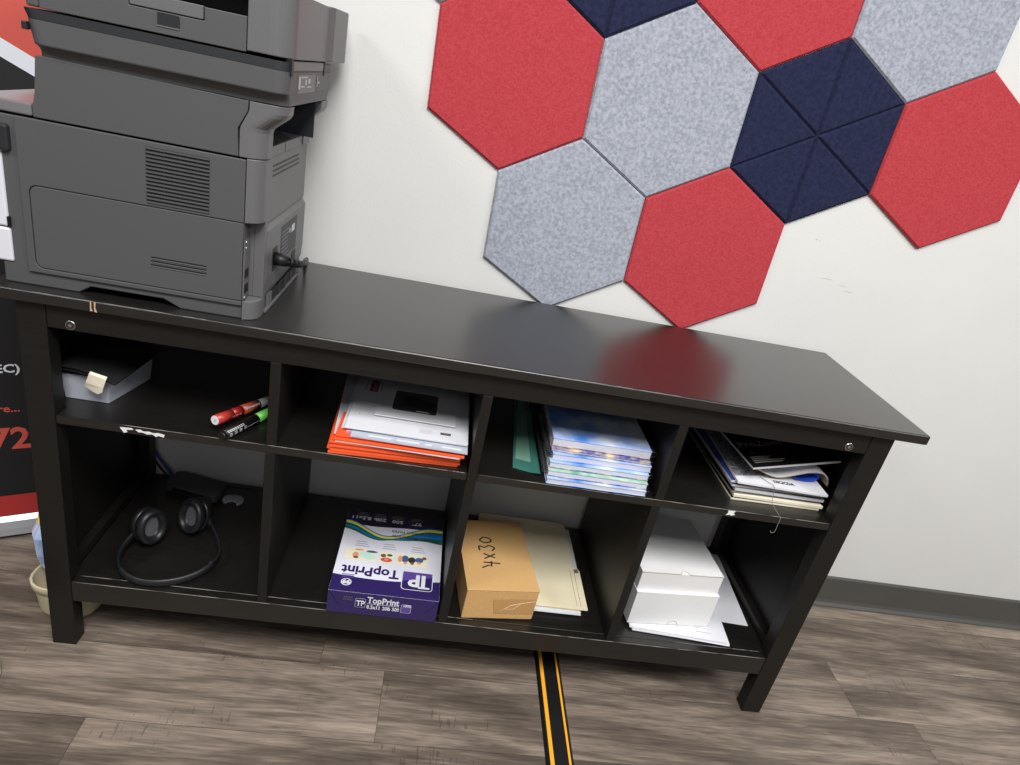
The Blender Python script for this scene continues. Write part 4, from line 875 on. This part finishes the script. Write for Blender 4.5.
# reads along +y with the baseline on the right side
stroke([(0.02, 1.0), (0.10, 0.55), (0.06, 0.40), (0.22, 0.35)]); stroke([(0.19, 0.85), (0.16, -0.2)])
stroke([(0.30, 0.75), (0.46, 0.0)]); stroke([(0.46, 0.75), (0.33, 0.05)])
stroke(smooth_path([(0.56, 0.95, 0), (0.70, 0.95, 0), (0.66, 0.60, 0), (0.72, 0.30, 0), (0.66, -0.05, 0), (0.56, 0.15, 0)], 4))
stroke(smooth_path([(0.90, 0.85, 0), (0.82, 0.55, 0), (0.86, 0.12, 0), (0.96, 0.15, 0), (1.0, 0.55, 0), (0.90, 0.85, 0)], 4))
m.build('handwriting', kb)
def folder(label, dx, dy, z0, ang, tab):
    M = TR(0.848+dx, 0.078+dy, z0, ang)
    poly = [(0, 0), (0.2215, 0)] + ([(0.2345, 0.0)] if tab else []) + ([(0.236, 0.004), (0.236, 0.128), (0.231, 0.136), (0.2225, 0.139)] if tab else []) + [(0.2225, 0.290), (0.218, 0.300), (0.206, 0.305), (0, 0.305)]
    if tab: poly = [(0, 0), (0.2345, 0.0), (0.236, 0.003), (0.236, 0.126), (0.231, 0.135), (0.2225, 0.138), (0.2225, 0.290), (0.218, 0.300), (0.206, 0.305), (0, 0.305)]
    e = thing('manila_folder', label, 'folder', M @ Vector((0.11, 0.15, 0)), 'manila folders')
    m = MB(M); m.prism(poly, 'z', 0.0030, 0.0040, 'manila')
    if tab:
        for x in (0.213, 0.222): m.tube([(x, 0.010, 0.0041), (x, 0.128, 0.0041)], 0.0004, 'mag_grey', 4)
        m.decal([(0.2225, 0.118), (0.2325, 0.118), (0.2325, 0.131), (0.2225, 0.131)], 0.0043, 'mag_grey')
        m.text('IS', 0.009, (0.2240, 0.1205, 0.0043), (1, 0, 0), (0, 1, 0), 'dark_print', 0.0002)
        m.text('r', 0.008, (0.225, 0.034, 0.0041), (0, 1, 0), (-1, 0, 0), 'dark_print', 0.0002)
    m.build('front_leaf', e)
    m = MB(M); m.box(0.0, 0.2215, 0.001, 0.304, 0, 0.0007, 'manila'); m.build('back_leaf', e)
folder('lower manila folder, mostly hidden under the tabbed one', 0.001, 0.002, BT+0.0002, 0.4, False)
M_ = TR(0.853, 0.069, 0, 0.6)
slab('paper_sheet', 'sheet', 'white sheet sticking out in front between the two manila folders', M_, 0.215, 0.279, BT+0.0045, BT+0.0062, 'paper_white')
slab('paper_sheet', 'sheet', 'white sheet sticking out right of the upper manila folder', TR(0.866, 0.088, 0, 0.3), 0.2155, 0.279, BT+0.0064, BT+0.0076, 'paper_white')
folder('upper manila folder with lined tab, beside the brown box', 0.0, 0.002, BT+0.0079, 0.2, True)

# ------------------------------------------------------------------ white boxes and papers, bottom right
PB = BT-0.0008
def prt(m, z_):
    rd2 = random.Random(4)
    for y in (0.150, 0.172, 0.1): m.decal([(0.176, y), (0.196, y), (0.196, y+0.007), (0.176, y+0.007)], z_+0.0002, 'grey_print')
    for k in range(5): m.decal([(0.150, 0.02+k*0.012), (0.150+rd2.uniform(0.02, 0.05), 0.02+k*0.012), (0.19, 0.0215+k*0.012), (0.150, 0.0215+k*0.012)], z_+0.0002, 'grey_print')
    m.text('VLR_JD', 0.013, (0.035, 0.022, z_+0.0002), (1, 0, 0), (0, 1, 0), 'grey_print', 0.0002, 'LEFT', 0.0002)
slab('paper_sheet', 'sheet', 'blank white sheet lying at the right under the white boxes', TR(1.253, 0.118, 0, -3.6), 0.2159, 0.25, PB+0.0004, PB+0.0010, 'paper_white')
for k in range(5):
    slab('paper_sheet', 'sheet', ['lowest sheet of the loose paper pile under the white boxes', 'second sheet from below in the paper pile under the white boxes', 'middle sheet of the paper pile under the white boxes', 'second sheet from the top of the pile under the white boxes', 'printed top sheet of the paper pile under the white boxes'][k],
        TR(1.180+0.003*((k*7) % 3)-0.002*k, 0.0505+0.0012*k, 0, -4.0-0.5*((k*5) % 3)), 0.2159, 0.279, PB+0.0014+k*0.0013, PB+0.0024+k*0.0013, 'paper_white', 'loose sheets under the white boxes', (lambda m, z_=PB+0.0024+k*0.0013: prt(m, z_)) if k == 4 else None)
def wbox(x, y, z0, w_, dd, h, ang, label, notch_top):
    M = TR(x, y, z0, ang)
    e = thing('white_box', label, 'box', M @ Vector((w_/2, dd/2, 0)), 'white cardboard boxes')
    m = MB(M); m.box(0, w_, 0, dd, 0, h-0.0012, 'card_white'); m.build('body', e, bevel=0.0008)
    m = MB(M); 
    if notch_top:
        lid = [(-0.0004, 0.0004), (0.088, 0.0004)] + [(0.097+0.0095*math.cos(a), 0.0006+0.0075*math.sin(a)) for a in [PI-PI*i/8 for i in range(9)]] + [(0.106, 0.0004), (w_+0.0004, 0.0004), (w_+0.0004, dd), (-0.0004, dd)]
        m.prism(lid, 'z', h-0.0010, h, 'card_white'); o = m.build('lid', e)
        m = MB(M); m.tube([(0.001, -0.0003, h-0.0012), (0.088, -0.0003, h-0.0012)], 0.0006, 'card_edge', 4); m.tube([(0.106, -0.0003, h-0.0012), (w_-0.001, -0.0003, h-0.0012)], 0.0006, 'card_edge', 4); m.tube([(0.097+0.0095*math.cos(a), 0.0006+0.0075*math.sin(a), h+0.0001) for a in [PI-PI*i/10 for i in range(11)]], 0.0005, 'card_edge', 4); m.build('lid_edge', e)
    else:
        m.box(-0.0004, w_+0.0004, -0.0004, dd, h-0.0010, h, 'card_white'); m.build('lid', e)
        m = MB(M); m.tube([(0.105+0.011*math.cos(a), -0.0003, 0.0005+0.011*math.sin(a)) for a in [PI*i/12 for i in range(13)]], 0.0006, 'card_edge', 4); m.build('thumb_notch', e)
    return e
wbox(1.1690, 0.0635, PB+0.0090, 0.190, 0.20, 0.0865, 4.6, 'lower white cardboard box with round thumb notch, on the loose papers', False)
wbox(1.1690, 0.0720, PB+0.0957, 0.186, 0.20, 0.0475, 4.2, 'upper white cardboard box with notched lid, on the other white box', True)
